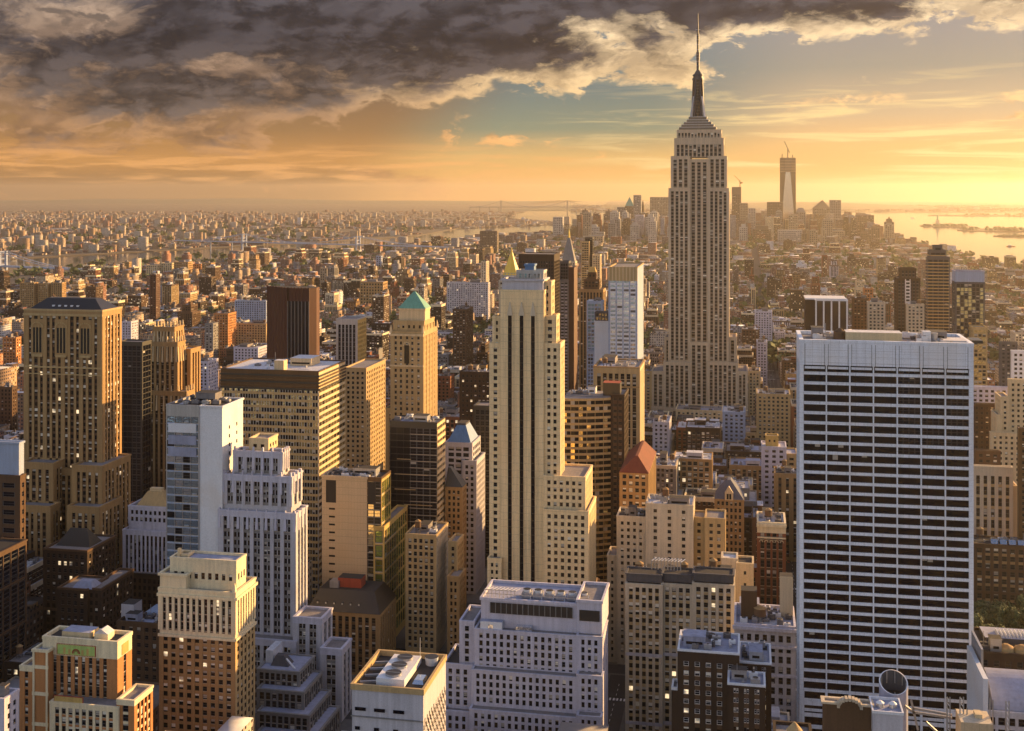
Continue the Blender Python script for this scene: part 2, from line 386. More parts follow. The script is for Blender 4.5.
        def spot(a, b_):
            for _ in range(12):
                X = r.uniform(x0 + 1, max(x0 + 1.1, x1 - 1 - a)); Y = r.uniform(y0 + 1, max(y0 + 1.1, y1 - 1 - b_))
                if all(X + a < p[0] or X > p[1] or Y + b_ < p[2] or Y > p[3] for p in placed) and X + a < x1 and Y + b_ < y1:
                    placed.append((X - .3, X + a + .3, Y - .3, Y + b_ + .3)); return X, Y
            return None
        a, b_ = w * r.uniform(.25, .42), d * r.uniform(.3, .45); q = spot(a, b_)
        if q:
            h = r.uniform(3, 5); p = s.part('penthouse'); p.box(q[0], q[0] + a, q[1], q[1] + b_, z, z + h, pent, roofm)
            p.box(q[0] - .2, q[0] + a + .2, q[1] - .2, q[1] + b_ + .2, z + h + .01, z + h + .35, pent, roofm)
            pw_ = s.sub(p, 'window') if a >= 3 else p
            if a >= 3: pw_.box(q[0] + 1, q[0] + a - 1, q[1] - .06, q[1] + .1, z + 1.2, z + 2.2, 'glass')
        if w > 9 and d > 9:
            p = s.part('pipe_run'); yy = r.uniform(y0 + 1.5, y1 - 1.5); xx = r.uniform(x0 + 1.5, x1 - 1.5)
            p.bar((x0 + 1, yy, z + .5), (xx, yy, z + .5), .14, 'steel'); p.bar((xx, yy, z + .5), (xx, r.uniform(y0 + 1.2, y1 - 1.2), z + .5), .14, 'steel')
            p = s.part('antenna'); p.bar((xx, yy, z), (xx, yy, z + r.uniform(3, 7)), .09, 'steel')
        for i in range(tank):
            rr = r.uniform(1.6, 2.1); q = spot(2 * rr + .4, 2 * rr + .4)
            if q: tank_geo(s.part('water_tank'), q[0] + rr + .2, q[1] + rr + .2, z, rr, r.uniform(1.5, 3.5))
        for i in range(n):
            a, b_ = r.uniform(1.2, 4), r.uniform(1.2, 3); q = spot(a, b_)
            if not q: continue
            h = r.uniform(.8, 2.2); kind = r.random(); p = s.part('air_unit' if kind < .7 else 'duct')
            if kind < .7:
                m = r.choice(('steel', 'white_metal', 'dark_grey', 'gravel')); p.box(q[0], q[0] + a, q[1], q[1] + b_, z + .3, z + .3 + h, m)
                s.sub(p, 'fan').cyl(q[0] + a / 2, q[1] + b_ / 2, min(a, b_) * .35, min(a, b_) * .35, z + .3 + h, z + .6 + h, 10, 'steel', 'tar')
                p.box(q[0] + .1, q[0] + .3, q[1] + .1, q[1] + b_ - .1, z, z + .3, 'dark_grey'); p.box(q[0] + a - .3, q[0] + a - .1, q[1] + .1, q[1] + b_ - .1, z, z + .3, 'dark_grey')
            else:
                p.box(q[0], q[0] + .8, q[1], q[1] + b_, z + .5, z + 1.2, 'steel'); p.box(q[0], q[0] + .8, q[1], q[1] + .8, z, z + .5, 'steel')
    def done(s, label, cat, group=None, vis=None, indiv=True, foot=None):
        root = bpy.data.objects.new(s.name, None); COL.objects.link(root); root.location = s.o; root.empty_display_size = 5
        tag(root, label, cat, group)
        s.w.build('wall', s.o, root)
        if s.r.v: s.r.build('roof', s.o, root)
        made = {}
        for nm, b, par in s.extra:
            if not b.v: continue
            o = b.build(nm, s.o, root); made[id(b)] = o
            if par is not None and id(par) in made: o.parent = made[id(par)]
        if s.win:
            frame = s.fm if hasattr(s, 'fm') else 'dark_grey'
            sc_ = []
            for i, (x, y, z, w, h, f, g) in enumerate(s.win):
                d = dep(x, y); px, py = proj(x, y, z)
                nx, ny = {'N': (0, -1), 'W': (1, 0), 'E': (-1, 0), 'S': (0, 1)}[f]
                L = math.hypot(x, y); fac = max(0, -(x * nx + y * ny) / L)
                a = w * F / d * fac * h * F / d if (py < 728 and -10 < px < 1034) else 0
                sc_.append((a, z, i))
            sc_.sort(key=lambda q: (-round(q[0] * 2), -q[1]))
            few = len(s.win) <= 100
            ind = [i for a, z, i in sc_[:100] if indiv and a >= 4.5]
            if not ind and few and indiv and sc_[0][0] > 2: ind = [i for a, z, i in sc_]
            si = set(ind)
            for i in ind:
                x, y, z, w, h, f, g = s.win[i]
                o = bpy.data.objects.new('window', unit_window(g, frame, (.25, .42, .6, .75)[i * 7 % 4], i * 5 % 13 == 0 and g != 'black_glass')); COL.objects.link(o); o.parent = root
                o.location = (x - s.o[0], y - s.o[1], z); o.rotation_euler = (0, 0, ROT[f]); o.scale = (w, 1, h)
            b = MB()
            for i, (x, y, z, w, h, f, g) in enumerate(s.win):
                if i in si: continue
                ux, uy = {'N': (1, 0), 'W': (0, 1), 'E': (0, -1), 'S': (-1, 0)}[f]
                hw = w / 2
                if g in ('blind', 'bright_blind') and h > 1.2:
                    zm = z + h * (.25, .42, .6, .75)[i * 7 % 4]
                    b.quad((x - ux * hw, y - uy * hw, zm), (x + ux * hw, y + uy * hw, zm), (x + ux * hw, y + uy * hw, z + h), (x - ux * hw, y - uy * hw, z + h), g)
                    b.quad((x - ux * hw, y - uy * hw, z), (x + ux * hw, y + uy * hw, z), (x + ux * hw, y + uy * hw, zm), (x - ux * hw, y - uy * hw, zm), 'glass')
                else:
                    b.quad((x - ux * hw, y - uy * hw, z), (x + ux * hw, y + uy * hw, z), (x + ux * hw, y + uy * hw, z + h), (x - ux * hw, y - uy * hw, z + h), g)
            if b.v: o = b.build('window', s.o, root); o['kind'] = 'stuff'
        if foot is None:
            xs = [v[0] for v in s.w.v]; ys = [v[1] for v in s.w.v]; foot = (min(xs), max(xs), min(ys), max(ys))
        HEROES.append(dict(px0=s.px0, px1=s.px1, d=dep(s.o[0], foot[2]), vis=vis, foot=foot, root=root, top=min(proj((foot[0] + foot[1]) / 2, foot[2], max(v[2] for v in s.w.v))[1], 900)))
        return root
def hash_(s): return sum(ord(c) * (i + 3) for i, c in enumerate(s))
def tank_geo(p, cx, cy, z, r, leg):
    for dx in (-.6, .6):
        for dy in (-.6, .6): p.box(cx + dx * r - .12, cx + dx * r + .12, cy + dy * r - .12, cy + dy * r + .12, z, z + leg, 'dark_grey')
    p.cyl(cx, cy, r * 1.05, r * 1.05, z + leg, z + leg + .2, 12, 'dark_grey')
    p.cyl(cx, cy, r, r * .96, z + leg + .2, z + leg + 3.4, 14, 'wood_tank')
    p.cyl(cx, cy, r * 1.08, .1, z + leg + 3.4, z + leg + 4.6, 14, 'tan')
# ------------------------------------------------------------------ styles
def S(bay, fl, pw, sh, pm, sm=None, **k):
    d = dict(bay=bay, fl=fl, pw=pw, sh=sh, pm=pm, sm=sm or pm); d.update(k); return d
def T_(b, l, r, top, Y, st, back=None, dm=30, z0=0.0, sides='NWE', **k):
    x0, x1 = Xat(l, Y), Xat(r, Y); z = Zat(top, (x0 + x1) / 2, Y)
    if back is not None: yb = (x1 / wdir(back)) if back > r else (x0 / wdir(back))
    else: yb = Y + dm
    yb = max(yb, Y + 3)
    b.tier(x0, x1, Y, yb, z0, z, st, sides, **k)
    return x0, x1, Y, yb, z
def B_(name, px, Y, fm='dark_grey'):
    b = Bld(name, Xat(px, Y), Y); b.fm = fm; return b
def over(b, t, l, r, py, Y, st, dm=None, back=None, **k):     # stacked on tier t
    return T_(b, l, r, py, Y, st, back=back, dm=dm or 20, z0=t[4], **k)
OFF = 'office tower'

# ================= 1 ribbon: gridded white slab at the right (curved foot)
b = B_('gridded_office_tower', 885, 478, 'dark_grey')
Yg = 478; x0, x1 = Xat(802, Yg), Xat(970.5, Yg); zt = Zat(344.5, (x0 + x1) / 2, Yg); ybk = x0 / wdir(798.8)
st = S((x1 - x0 - .8) / 7, 3.83, .055, .30, 'travertine', sm='travertine', sd=.45, pd=.95, corner=.4, top=8.4, nw=4, gap=.14, mm='black_glass', gl='dark', cm='dark_grey', mull=1)
b.tier(x0, x1, Yg, ybk, 0, zt, st, 'NWE', roof='gravel', par=1.3)
fr = b.face(x0, x1, Yg, ybk, 'N'); bwid = (x1 - x0 - .8) / 7
for i in range(8):
    u = .4 + i * bwid; b.strip(fr, max(-.9, u - .55), min(x1 - x0 + .9, u + .55), zt - 8.4, zt, 1.25, 'travertine', .95)
for i in range(7): b.strip(fr, .4 + i * bwid + .6, .4 + (i + 1) * bwid - .6, zt - 9.9, zt - 9.0, .6, 'travertine')
for i in range(8):
    for s_ in (-.75, .6): u = .4 + i * bwid + s_; b.strip(fr, max(0, u), min(x1 - x0, max(0, u) + .16), zt - 8.4, zt - .2, .97, 'dark_grey', .93)
for k in range(3): b.strip(fr, .5, x1 - x0 - .5, zt - 2.6 - k * 2.4, zt - 2.54 - k * 2.4, .97, 'grey_stone', .93)
# flared foot
n = 14; prev = None
for i in range(n + 1):
    zz = 62 * (1 - i / n); off = 15 * ((1 - zz / 62) ** 2.2)
    if prev is not None:
        for k in range(8):
            u = x0 + .4 + k * bwid; z0_, o0 = prev
            b.w.frus(u - .45, u + .45, Yg - off - 1, Yg, zz, u - .45, u + .45, Yg - o0 - 1, Yg, z0_, 'travertine')
        b.w.frus(x0 + .1, x1 - .1, Yg - off - .2, Yg, zz, x0 + .1, x1 - .1, Yg - o0 - .2, Yg, z0_, 'black_glass')
        b.w.box(x0 + .1, x1 - .1, Yg - off - .7, Yg - 1, zz - .8, zz + .7, 'travertine')
    prev = (zz, off)
zr = zt + .06
p = b.part('penthouse'); p.box(x0 + 17, x0 + 38, Yg + 7, Yg + 16, zr, zr + 3.6, 'cream', 'white_roof')
p = b.part('water_tank'); p.cyl(x0 + 15, Yg + 12, 2.4, 2.4, zr, zr + 3.2, 14, 'wood_tank'); p.cyl(x0 + 15, Yg + 12, 2.5, .3, zr + 3.2, zr + 4.6, 14, 'brown')
p = b.part('air_unit'); p.box(x0 + 46, x0 + 49, Yg + 9, Yg + 13, zr, zr + 4.2, 'white_metal'); p.cyl(x0 + 50.5, Yg + 11, 1.3, 1.3, zr, zr + 3.6, 10, 'steel')
p = b.part('duct'); p.box(x0 + 52, x0 + 62, Yg + 6, Yg + 17, zr, zr + 1.3, 'white_roof'); p.box(x0 + 64, x0 + 68, Yg + 9, Yg + 19, zr, zr + 1.2, 'black_metal')
b.clutter(x0 + 3, x0 + 14, Yg + 4, ybk - 3, zr, 5, 0); b.clutter(x0 + 39, x1 - 3, Yg + 3, ybk - 3, zr, 8, 0)
b.done('white gridded travertine slab tower with black window bands and a blank top', OFF, vis=731)

# ================= 2 the spired tower
Ye = 1290; b = B_('spired_skyscraper', 697, Ye)
es = S(7.4, 3.75, .30, .42, 'tower_stone', 'aluminium', nw=2, gap=.7, pd=.9, sd=.15, top=3, corner=1.0, gl='std', tm='tower_stone')
est = S(5.2, 3.75, .40, .42, 'tower_stone', 'aluminium', nw=1, pd=.8, sd=.15, top=2.5, corner=1.0, gl='std')
L0 = T_(b, 652, 747, 410, Ye - 6, es, dm=58, roof='pale_roof')
L1 = T_(b, 652, 664, 372, Ye, est, dm=50, z0=L0[4]); L1b = T_(b, 737.5, 747, 372, Ye, est, dm=50, z0=L0[4])
L2 = T_(b, 664, 690, 363, Ye - 1.5, est, dm=50, z0=L0[4]); L2b = T_(b, 708, 737.5, 363, Ye - 1.5, est, dm=50, z0=L0[4])
L3 = T_(b, 690, 708, 343, Ye + 1, est, dm=46, z0=L0[4]); L3s = T_(b, 665, 669.5, 338, Ye + 8, est, dm=35, z0=L2[4]); L3t = T_(b, 729, 736, 338, Ye + 8, est, dm=35, z0=L2[4])
L4 = T_(b, 669.2, 689.5, 189, Ye + 2, est, dm=44, z0=L2[4]); L4b = T_(b, 708.5, 728.3, 189, Ye + 2, est, dm=44, z0=L2b[4])
L5 = T_(b, 689.5, 708.5, 160, Ye + 5, est, dm=40, z0=L3[4])
L6 = T_(b, 671.5, 689.5, 157, Ye + 4, est, dm=40, z0=L4[4]); L6b = T_(b, 708.5, 726.2, 157, Ye + 4, est, dm=40, z0=L4b[4])
c0 = S(4.6, 4.4, .34, .30, 'tower_stone', 'aluminium', pd=.8, sd=.2, top=6, corner=1.2, gl='std')
L7 = T_(b, 675, 723, 139, Ye + 6.5, c0, dm=36, z0=L6[4] - .5)
L8 = T_(b, 677, 721, 130.5, Ye + 8, S(3.5, 5, .4, .4, 'tower_stone', 'aluminium', top=2.5), dm=33, z0=L7[4], roof='pale_roof')
cx = Xat(698, Ye + 24); cy = Ye + 24
def ezp(py): return Zat(py, cx, cy)
p = b.part('mast'); zz = L8[4]
for hw, py in ((19.5, 127.5), (17, 125), (14.5, 122.5), (11.5, 120), (9.5, 117)):
    z2 = ezp(py); p.box(cx - hw, cx + hw, cy - min(hw, 15), cy + min(hw, 15), zz, z2 - .7, 'aluminium'); p.box(cx - hw - .4, cx + hw + .4, cy - min(hw, 15) - .4, cy + min(hw, 15) + .4, z2 - .7, z2, 'steel'); zz = z2
z2 = ezp(80); r0, r1 = 6.2, 4.9
p.cyl(cx, cy, r0, r1, zz, z2, 20, 'glass')
for i in range(4):
    a = math.pi / 4 + i * math.pi / 2
    for da in (-.30, .30):
        q0 = (cx + 7.2 * math.cos(a + da), cy + 7.2 * math.sin(a + da), zz); q1 = (cx + 5.2 * math.cos(a + da), cy + 5.2 * math.sin(a + da), z2); p.bar(q0, q1, .75, 'spire_metal')
    p.bar((cx + 9.6 * math.cos(a), cy + 9.6 * math.sin(a), zz), (cx + 5.4 * math.cos(a), cy + 5.4 * math.sin(a), zz + (z2 - zz) * .55), 1.1, 'steel')
for k in range(12): zk = zz + (z2 - zz) * k / 12; p.cyl(cx, cy, r0 + .25 - k * .11, r0 + .25 - k * .11, zk, zk + .5, 20, 'spire_metal')
for rr, ra, pa, pb in ((6.4, 6.0, 80, 78), (5.2, 5.0, 78, 76), (6.0, 5.6, 76, 74.5), (4.6, 3.0, 74.5, 72), (3.0, 1.6, 72, 70)):
    p.cyl(cx, cy, rr, ra, ezp(pa), ezp(pb), 20, 'spire_metal')
p = b.sub(p, 'antenna')
for rr, ra, pa, pb in ((1.6, 1.4, 70, 60), (1.9, 1.9, 60, 52), (1.1, 1.0, 52, 42), (1.3, 1.3, 42, 34), (.7, .6, 34, 24), (.45, .3, 24, 13.5)):
    p.cyl(cx, cy, rr, ra, ezp(pa), ezp(pb), 8, 'spire_metal')
for py in (66, 62, 58, 55, 50, 45, 40, 36, 30): p.box(cx - 2.3, cx + 2.3, cy - .3, cy + .3, ezp(py), ezp(py) + .6, 'steel'); p.box(cx - .3, cx + .3, cy - 2.3, cy + 2.3, ezp(py) + .1, ezp(py) + .7, 'steel')
b.done('tallest stepped limestone skyscraper with a metal mast and antenna', 'skyscraper', vis=410)

# ================= 3 cream striped tower, centre
Y = 620; b = B_('striped_setback_tower', 525, Y)
w2 = S(3.3, 3.75, .50, .46, 'pale_cream', nw=1, pd=.3, sd=.12, top=1.5, gl='std', corner=1.0)
blank = S(90, 400, .9, .5, 'pale_cream', top=2)
x0, x1 = Xat(501, Y), Xat(544, Y); zt = Zat(291, (x0 + x1) / 2, Y); yb = Y + 19
b.tier(x0, x1, Y, yb, 0, zt, dict(w2, side_N=None), 'WE', par=.6)
b.w.box(x0, x1, Y - .9, Y, 0, zt, 'pale_cream')
zs = Zat(315, x0, Y)
p = b.part('dark_stripe')
for px in (510.3, 522.0, 533.3):
    xx = Xat(px, Y); hw = Xat(px + 1.95, Y) - xx
    p.box(xx - hw, xx + hw, Y - .95, Y - .91, 0, zs, 'black_glass')
    for s_ in (-1, 1): p.box(xx + s_ * (hw + .25) - .25, xx + s_ * (hw + .25) + .25, Y - 1.35, Y - .9, 0, zs + 1.5, 'pale_cream')
    p.frus(xx - hw - .5, xx + hw + .5, Y - 1.6, Y - .9, zs, xx - .25, xx + .25, Y - 1.3, Y - .9, zs + 7, 'limestone')
    for k in range(0, int(zs / 3.75)): p.box(xx - hw, xx + hw, Y - .99, Y - .955, k * 3.75, k * 3.75 + .5, 'spandrel')
xa, xb = Xat(502, Y + 2), Xat(543, Y + 2); zc = Zat(281, (xa + xb) / 2, Y + 2)
cr = S(2.2, 9, .5, .2, 'pale_stone', 'buff', pd=.6, sd=.2, top=1.2, gl='std', corner=.5)
b.tier(xa, xb, Y + 2, yb, zt + .1, zc, cr, 'NWE')
T_(b, 517, 543, 272, Y + 6, S(2.4, 3.5, .4, .4, 'steel', gl='cyan', top=.8), dm=10, z0=zc)
T_(b, 525, 534, 266, Y + 8, S(2.4, 3.5, .4, .4, 'blue_roof', gl='cyan', top=.8), dm=6, z0=Zat(272, xa, Y + 6))
p = b.part('rail')
for i in range(14): xx = xa + (xb - xa) * i / 13; p.bar((xx, Y + 3, zc + 1), (xx, Y + 3, zc + 4), .12, 'steel')
p.bar((xa, Y + 3, zc + 4), (xb, Y + 3, zc + 4), .12, 'steel'); p.bar((xa, Y + 3, zc + 2.6), (xb, Y + 3, zc + 2.6), .1, 'steel')
T_(b, 493, 501, 318, Y + 4, w2, dm=14); T_(b, 490, 501, 345, Y + 1.5, w2, dm=16)
T_(b, 544, 551, 283, Y + 7, w2, dm=10); T_(b, 544, 556, 317, Y + 3, w2, back=559); t = T_(b, 544, 560, 345, Y + .5, w2, back=564)
T_(b, 544, 585, 478, Y - 3, w2, back=592); T_(b, 544, 588, 512, Y - 7, w2, back=595.5); T_(b, 488, 501, 560, Y - 4, w2, dm=12)
b.done('cream setback tower with three dark vertical stripes on its front', OFF, vis=600)

# ================= 4 big tan tower with dark hip roof, left
Y = 650; b = B_('hip_roofed_tower', 62, Y)
ls = S(4.0, 3.7, .40, .40, 'tan', 'brown', nw=1, pd=.5, sd=.18, top=3, maj=3, majw=1.6, gl='lively', corner=1.6)
t = T_(b, 25, 102, 311, Y, ls, back=121, parm='buff')
fr = b.face(t[0], t[1], t[2], t[3], 'N'); W1 = t[1] - t[0]; zt = t[4]
b.strip(fr, -.8, W1 + .8, zt - 3, zt - 1.6, 1.1, 'buff', .5)
p = b.part('arched_window')
for uc in (.17, .48, .79):
    u = uc * W1; b.strip(fr, u - 4.2, u + 4.2, zt - 27, zt - 5, .62, 'tan'); X = t[0] + u; yq = Y - .66
    for k in (-2.1, 0, 2.1):
        p.box(X + k - .75, X + k + .75, yq - .02, yq, zt - 25, zt - 10, 'glass'); p.box(X + k - .2 + 1.05, X + k + 1.25, yq - .2, yq, zt - 25, zt - 9, 'buff')
    for a in range(9):
        a0 = math.pi * a / 8; p.box(X + 3.6 * math.cos(a0) - .5, X + 3.6 * math.cos(a0) + .5, yq - .3, yq, zt - 10 + 2.6 * math.sin(a0), zt - 9.2 + 2.6 * math.sin(a0), 'buff')
    p.box(X - 3.5, X + 3.5, yq - .5, yq, zt - 27.5, zt - 26, 'buff')
b.strip(fr, 0, W1, zt - 34, zt - 33, .8, 'buff', .5); b.strip(fr, 0, W1, zt - 38, zt - 37.3, .8, 'buff', .5)
p = b.part('hip_roof'); xa, xb = t[0], t[1]
p.frus(xa + 2, xb - 1, t[2] + 1.5, t[3] - 1.5, zt + .9, xa + 10, xb - 9, t[2] + 8, t[3] - 8, zt + 7, 'black_metal')
for k in range(5): p.box(xa + 16 + k * 4, xa + 17.6 + k * 4, t[2] + 3, t[2] + 4.5, zt + 2.2, zt + 3.2, 'white_metal')
u1 = T_(b, 22, 53, 464, Y - 12, ls, dm=12); u2 = T_(b, 53, 75, 470, Y - 3, ls, dm=3); u3 = T_(b, 73, 102, 467, Y - 12, ls, back=130)
T_(b, 16, 50, 507, Y - 22, ls, dm=10); T_(b, 68, 99, 508, Y - 22, ls, back=121)
b.done('big tan brick tower with three tall arches and a black hip roof', OFF, vis=530)

# ================= 5 green pyramid tower
Y = 760; b = B_('green_pyramid_tower', 412, Y)
gs = S(3.9, 3.6, .52, .42, 'buff', nw=1, pd=.3, sd=.12, top=2, gl='std', corner=1.2, maj=2, majw=1.3)
t = T_(b, 391, 423, 333, Y, gs, back=437); t2 = T_(b, 394, 424, 322, Y + 2, gs, back=434, z0=t[4]); t3 = T_(b, 399, 425, 310, Y + 4, S(3.4, 8, .45, .25, 'cream', top=2), back=430, z0=t2[4])
p = b.part('pyramid_roof'); p.frus(t3[0] - .6, t3[1] + .6, t3[2] - .6, t3[3] + .6, t3[4] + 1.05, (t3[0] + t3[1]) / 2 - .6, (t3[0] + t3[1]) / 2 + .6, (t3[2] + t3[3]) / 2 - .6, (t3[2] + t3[3]) / 2 + .6, Zat(291.5, t3[0], Y + 8), 'copper')
for k in range(1, 6):
    f = k / 6; X0 = t3[0] + (t3[1] - t3[0]) / 2 * f; X1 = t3[1] - (t3[1] - t3[0]) / 2 * f
fr = b.face(*t[:4], 'N'); b.strip(fr, -.6, t[1] - t[0] + .6, t[4] - 22, t[4] - 21, 1, 'cream', .3); b.strip(fr, -.6, t[1] - t[0] + .6, t[4] - 2, t[4] - .6, 1.1, 'cream', .3)
p = b.part('arched_window'); X = (t[0] + t[1]) / 2
p.box(X - 1.6, X + 1.6, Y - .75, Y - .3, t[4] - 20, t[4] - 8, 'glass')
for a in range(7):
    a0 = math.pi * a / 6; p.box(X + 2.1 * math.cos(a0) - .4, X + 2.1 * math.cos(a0) + .4, Y - 1.1, Y - .3, t[4] - 8.5 + 2 * math.sin(a0), t[4] - 7.6 + 2 * math.sin(a0), 'cream')
for X, Yq in ((t[0], t[2]), (t[1], t[2]), (t[1], t[3])): q = b.part('finial'); q.frus(X - .9, X + .9, Yq - .9, Yq + .9, t[4], X - .2, X + .2, Yq - .2, Yq + .2, t[4] + 5, 'cream')
T_(b, 386, 423, 410, Y + 1, gs, dm=24, z0=0)
b.done('buff stone tower topped by a green copper pyramid roof', OFF, vis=420)

# ================= 6 office slab with gold upper bands
Y = 680; b = B_('banded_office_slab', 280, Y)
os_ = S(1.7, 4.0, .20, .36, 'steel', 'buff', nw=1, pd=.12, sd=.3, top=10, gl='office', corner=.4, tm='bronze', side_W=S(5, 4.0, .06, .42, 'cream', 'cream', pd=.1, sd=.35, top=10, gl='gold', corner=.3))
x0, x1 = Xat(221, Y), Xat(318.6, Y); zt = Zat(371, (x0 + x1) / 2, Y); yb = x1 / wdir(345)
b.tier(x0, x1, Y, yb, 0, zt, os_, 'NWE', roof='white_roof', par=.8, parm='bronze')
for f in 'NW':
    fr = b.face(x0, x1, Y, yb, f)
    for k in range(5): b.strip(fr, -.2, fr[3] + .2, zt - 2.0 - k * 2.0 - .9, zt - 2.0 - k * 2.0 + .2, .75, 'bronze' if k % 2 else 'black_metal', .12)
b.clutter(x0 + 12, x1 - 6, Y + 4, yb - 4, zt + .1, 6, 0, 'cream', 'white_roof'); p = b.part('penthouse'); p.box(x0 + 33, x0 + 39, Y + 3, Y + 9, zt, zt + 6, 'cream', 'white_roof')
b.done('wide glass office slab with brown and gold louvre bands around its top', OFF, vis=500)

# ================= 7 glass box with white side
Y = 560; b = B_('white_sided_glass_block', 200, Y)
gg = S(4.0, 4.0, .05, .22, 'steel', 'stone_blue', pd=.15, sd=.1, top=5, gl='blue', corner=.3)
x0, xm, x1 = Xat(166.5, Y), Xat(199, Y), Xat(222, Y); zt = Zat(406, x0, Y); yb = x1 / wdir(243)
b.tier(x0, xm, Y, yb, 0, zt, dict(gg, side_E=gg), 'NE', roof='tar', par=.9, parm='steel')
b.tier(xm + .01, x1, Y + .3, yb, 0, zt, dict(S(60, 400, .9, .5, 'white_panel', top=2)), 'E', roof='tar', par=.9, parm='white_panel')
p = b.part('mechanical_screen')
for k in range(3): p.box(x0 + 1.2, xm - 1.4, Y - .5, Y - .1, zt - 13 - k * 6, zt - 8.5 - k * 6, 'silver_roof' if k else 'white_metal')
p = b.part('service_window')
for k in range(26):
    for j in range(2): yy = Y + 8 + j * 9; p.box(x1 - .02, x1 + .05, yy, yy + 1.3, zt - 12 - k * 4.4, zt - 10.2 - k * 4.4, 'glass')
b.clutter(x0 + 2, x1 - 2, Y + 4, yb - 3, zt + .1, 8, 0, 'gravel')
b.done('blue glass block with blank white side walls and an open roof', OFF, vis=550)

# ================= 8 grey deco tower with stepped crown
Y = 560; b = B_('stepped_crown_tower', 262, Y)
dst = S(5.0, 3.9, .36, .38, 'pale_stone', 'grey_stone', nw=2, gap=.35, pd=.8, sd=.15, top=2.2, gl='std', corner=1.2, tm='white_stone')
t = T_(b, 220, 295, 513, Y, dst, back=306); t1 = T_(b, 224, 291, 477, Y + 2, dst, back=301, z0=t[4]); t2 = T_(b, 235, 282, 453, Y + 5, dst, back=288, z0=t1[4]); t3 = T_(b, 250, 268, 440, Y + 10, S(4, 3, .5, .4, 'cream', top=2), dm=12, z0=t2[4])
for tt, hh in ((t, 2), (t1, 3), (t2, 3)):
    n_ = max(4, round((tt[1] - tt[0]) / 5)); q = b.part('crown_fin')
    for i in range(n_ + 1):
        xx = tt[0] + (tt[1] - tt[0]) * i / n_; q.frus(xx - .7, xx + .7, tt[2] - 1.2, tt[2] + .4, tt[4] - 8, xx - .3, xx + .3, tt[2] - .8, tt[2] + .3, tt[4] + hh, 'white_stone')
    for i in range(3):
        yy = tt[2] + (tt[3] - tt[2]) * (i + .5) / 3; q.box(tt[1] - .4, tt[1] + 1.1, yy - .6, yy + .6, tt[4] - 8, tt[4] + hh - .5, 'white_stone')
T_(b, 295, 321, 619, Y - 6, dst, back=331); T_(b, 322, 341, 650, Y - 10, dst, back=350); T_(b, 220, 295, 640, Y - 8, dst, dm=8, sides='NE')
b.done('grey art deco tower whose crown steps up with white vertical fins', OFF, vis=640)

# ================= 9 black glass block and its gold side
Y = 690; b = B_('black_glass_block', 415, Y)
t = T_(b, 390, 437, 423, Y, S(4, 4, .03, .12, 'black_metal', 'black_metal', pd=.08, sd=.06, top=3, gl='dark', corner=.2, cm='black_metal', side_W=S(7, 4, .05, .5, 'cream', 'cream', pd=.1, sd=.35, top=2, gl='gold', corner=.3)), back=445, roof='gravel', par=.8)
for k, (ua, ub) in enumerate(((.15, .45), (.1, .8), (.1, .55), (.3, .9))):
    fr = b.face(*t[:4], 'N'); b.strip(fr, ua * fr[3], ub * fr[3], t[4] - 22 - k * 9, t[4] - 21.5 - k * 9, .12, 'buff')
b.clutter(t[0], t[1], t[2], t[3], t[4] + .1, 5, 0, 'steel')
b.done('black glass office block with a gold banded right side', OFF, vis=530)

# ================= 10 beige panel slab with gold glass
Y = 640; b = B_('beige_panel_slab', 345, Y)
x0, xm, x1 = Xat(322, Y), Xat(367, Y), Xat(381, Y); zt = Zat(477, x0, Y); yb = x1 / wdir(390.5)
gl_ = S(4.6, 8, .10, .16, 'yellow_terra', 'yellow_terra', pd=.25, sd=.15, top=1.5, gl='green', corner=.5)
b.tier(x0, xm, Y, yb, 0, zt, S(90, 400, .9, .5, 'beige_panel', top=1), 'E', roof='tar', par=1.2)
b.tier(xm + .01, x1, Y + .3, yb, 0, zt, dict(S(3.5, 4, .05, .1, 'bronze', 'black_metal', pd=.1, sd=.05, top=1.2, gl='office', corner=.3), side_W=gl_), 'NW', roof='tar', par=1.2)
p = b.part('louvre'); p.box(Xat(326, Y), Xat(336, Y), Y - .12, Y - .02, zt - 14, zt - 1.5, 'spandrel'); p.box(xm + .5, x1 - 3, Y + .1, Y + .25, zt - 14, zt - 1.5, 'spandrel')
for k in range(14): q = b.part('slot_window'); q.box(Xat(329, Y), Xat(335, Y), Y - .1, Y - .02, zt - 18 - k * 4.4, zt - 17 - k * 4.4, 'black_glass')
T_(b, 374, 384, 528, Y - 1, gl_, back=407, sides='NW')
b.clutter(x0, x1, Y, yb, zt + .1, 9, 0, 'steel')
b.done('beige panelled slab with green and gold glass on its right side', OFF, vis=590)

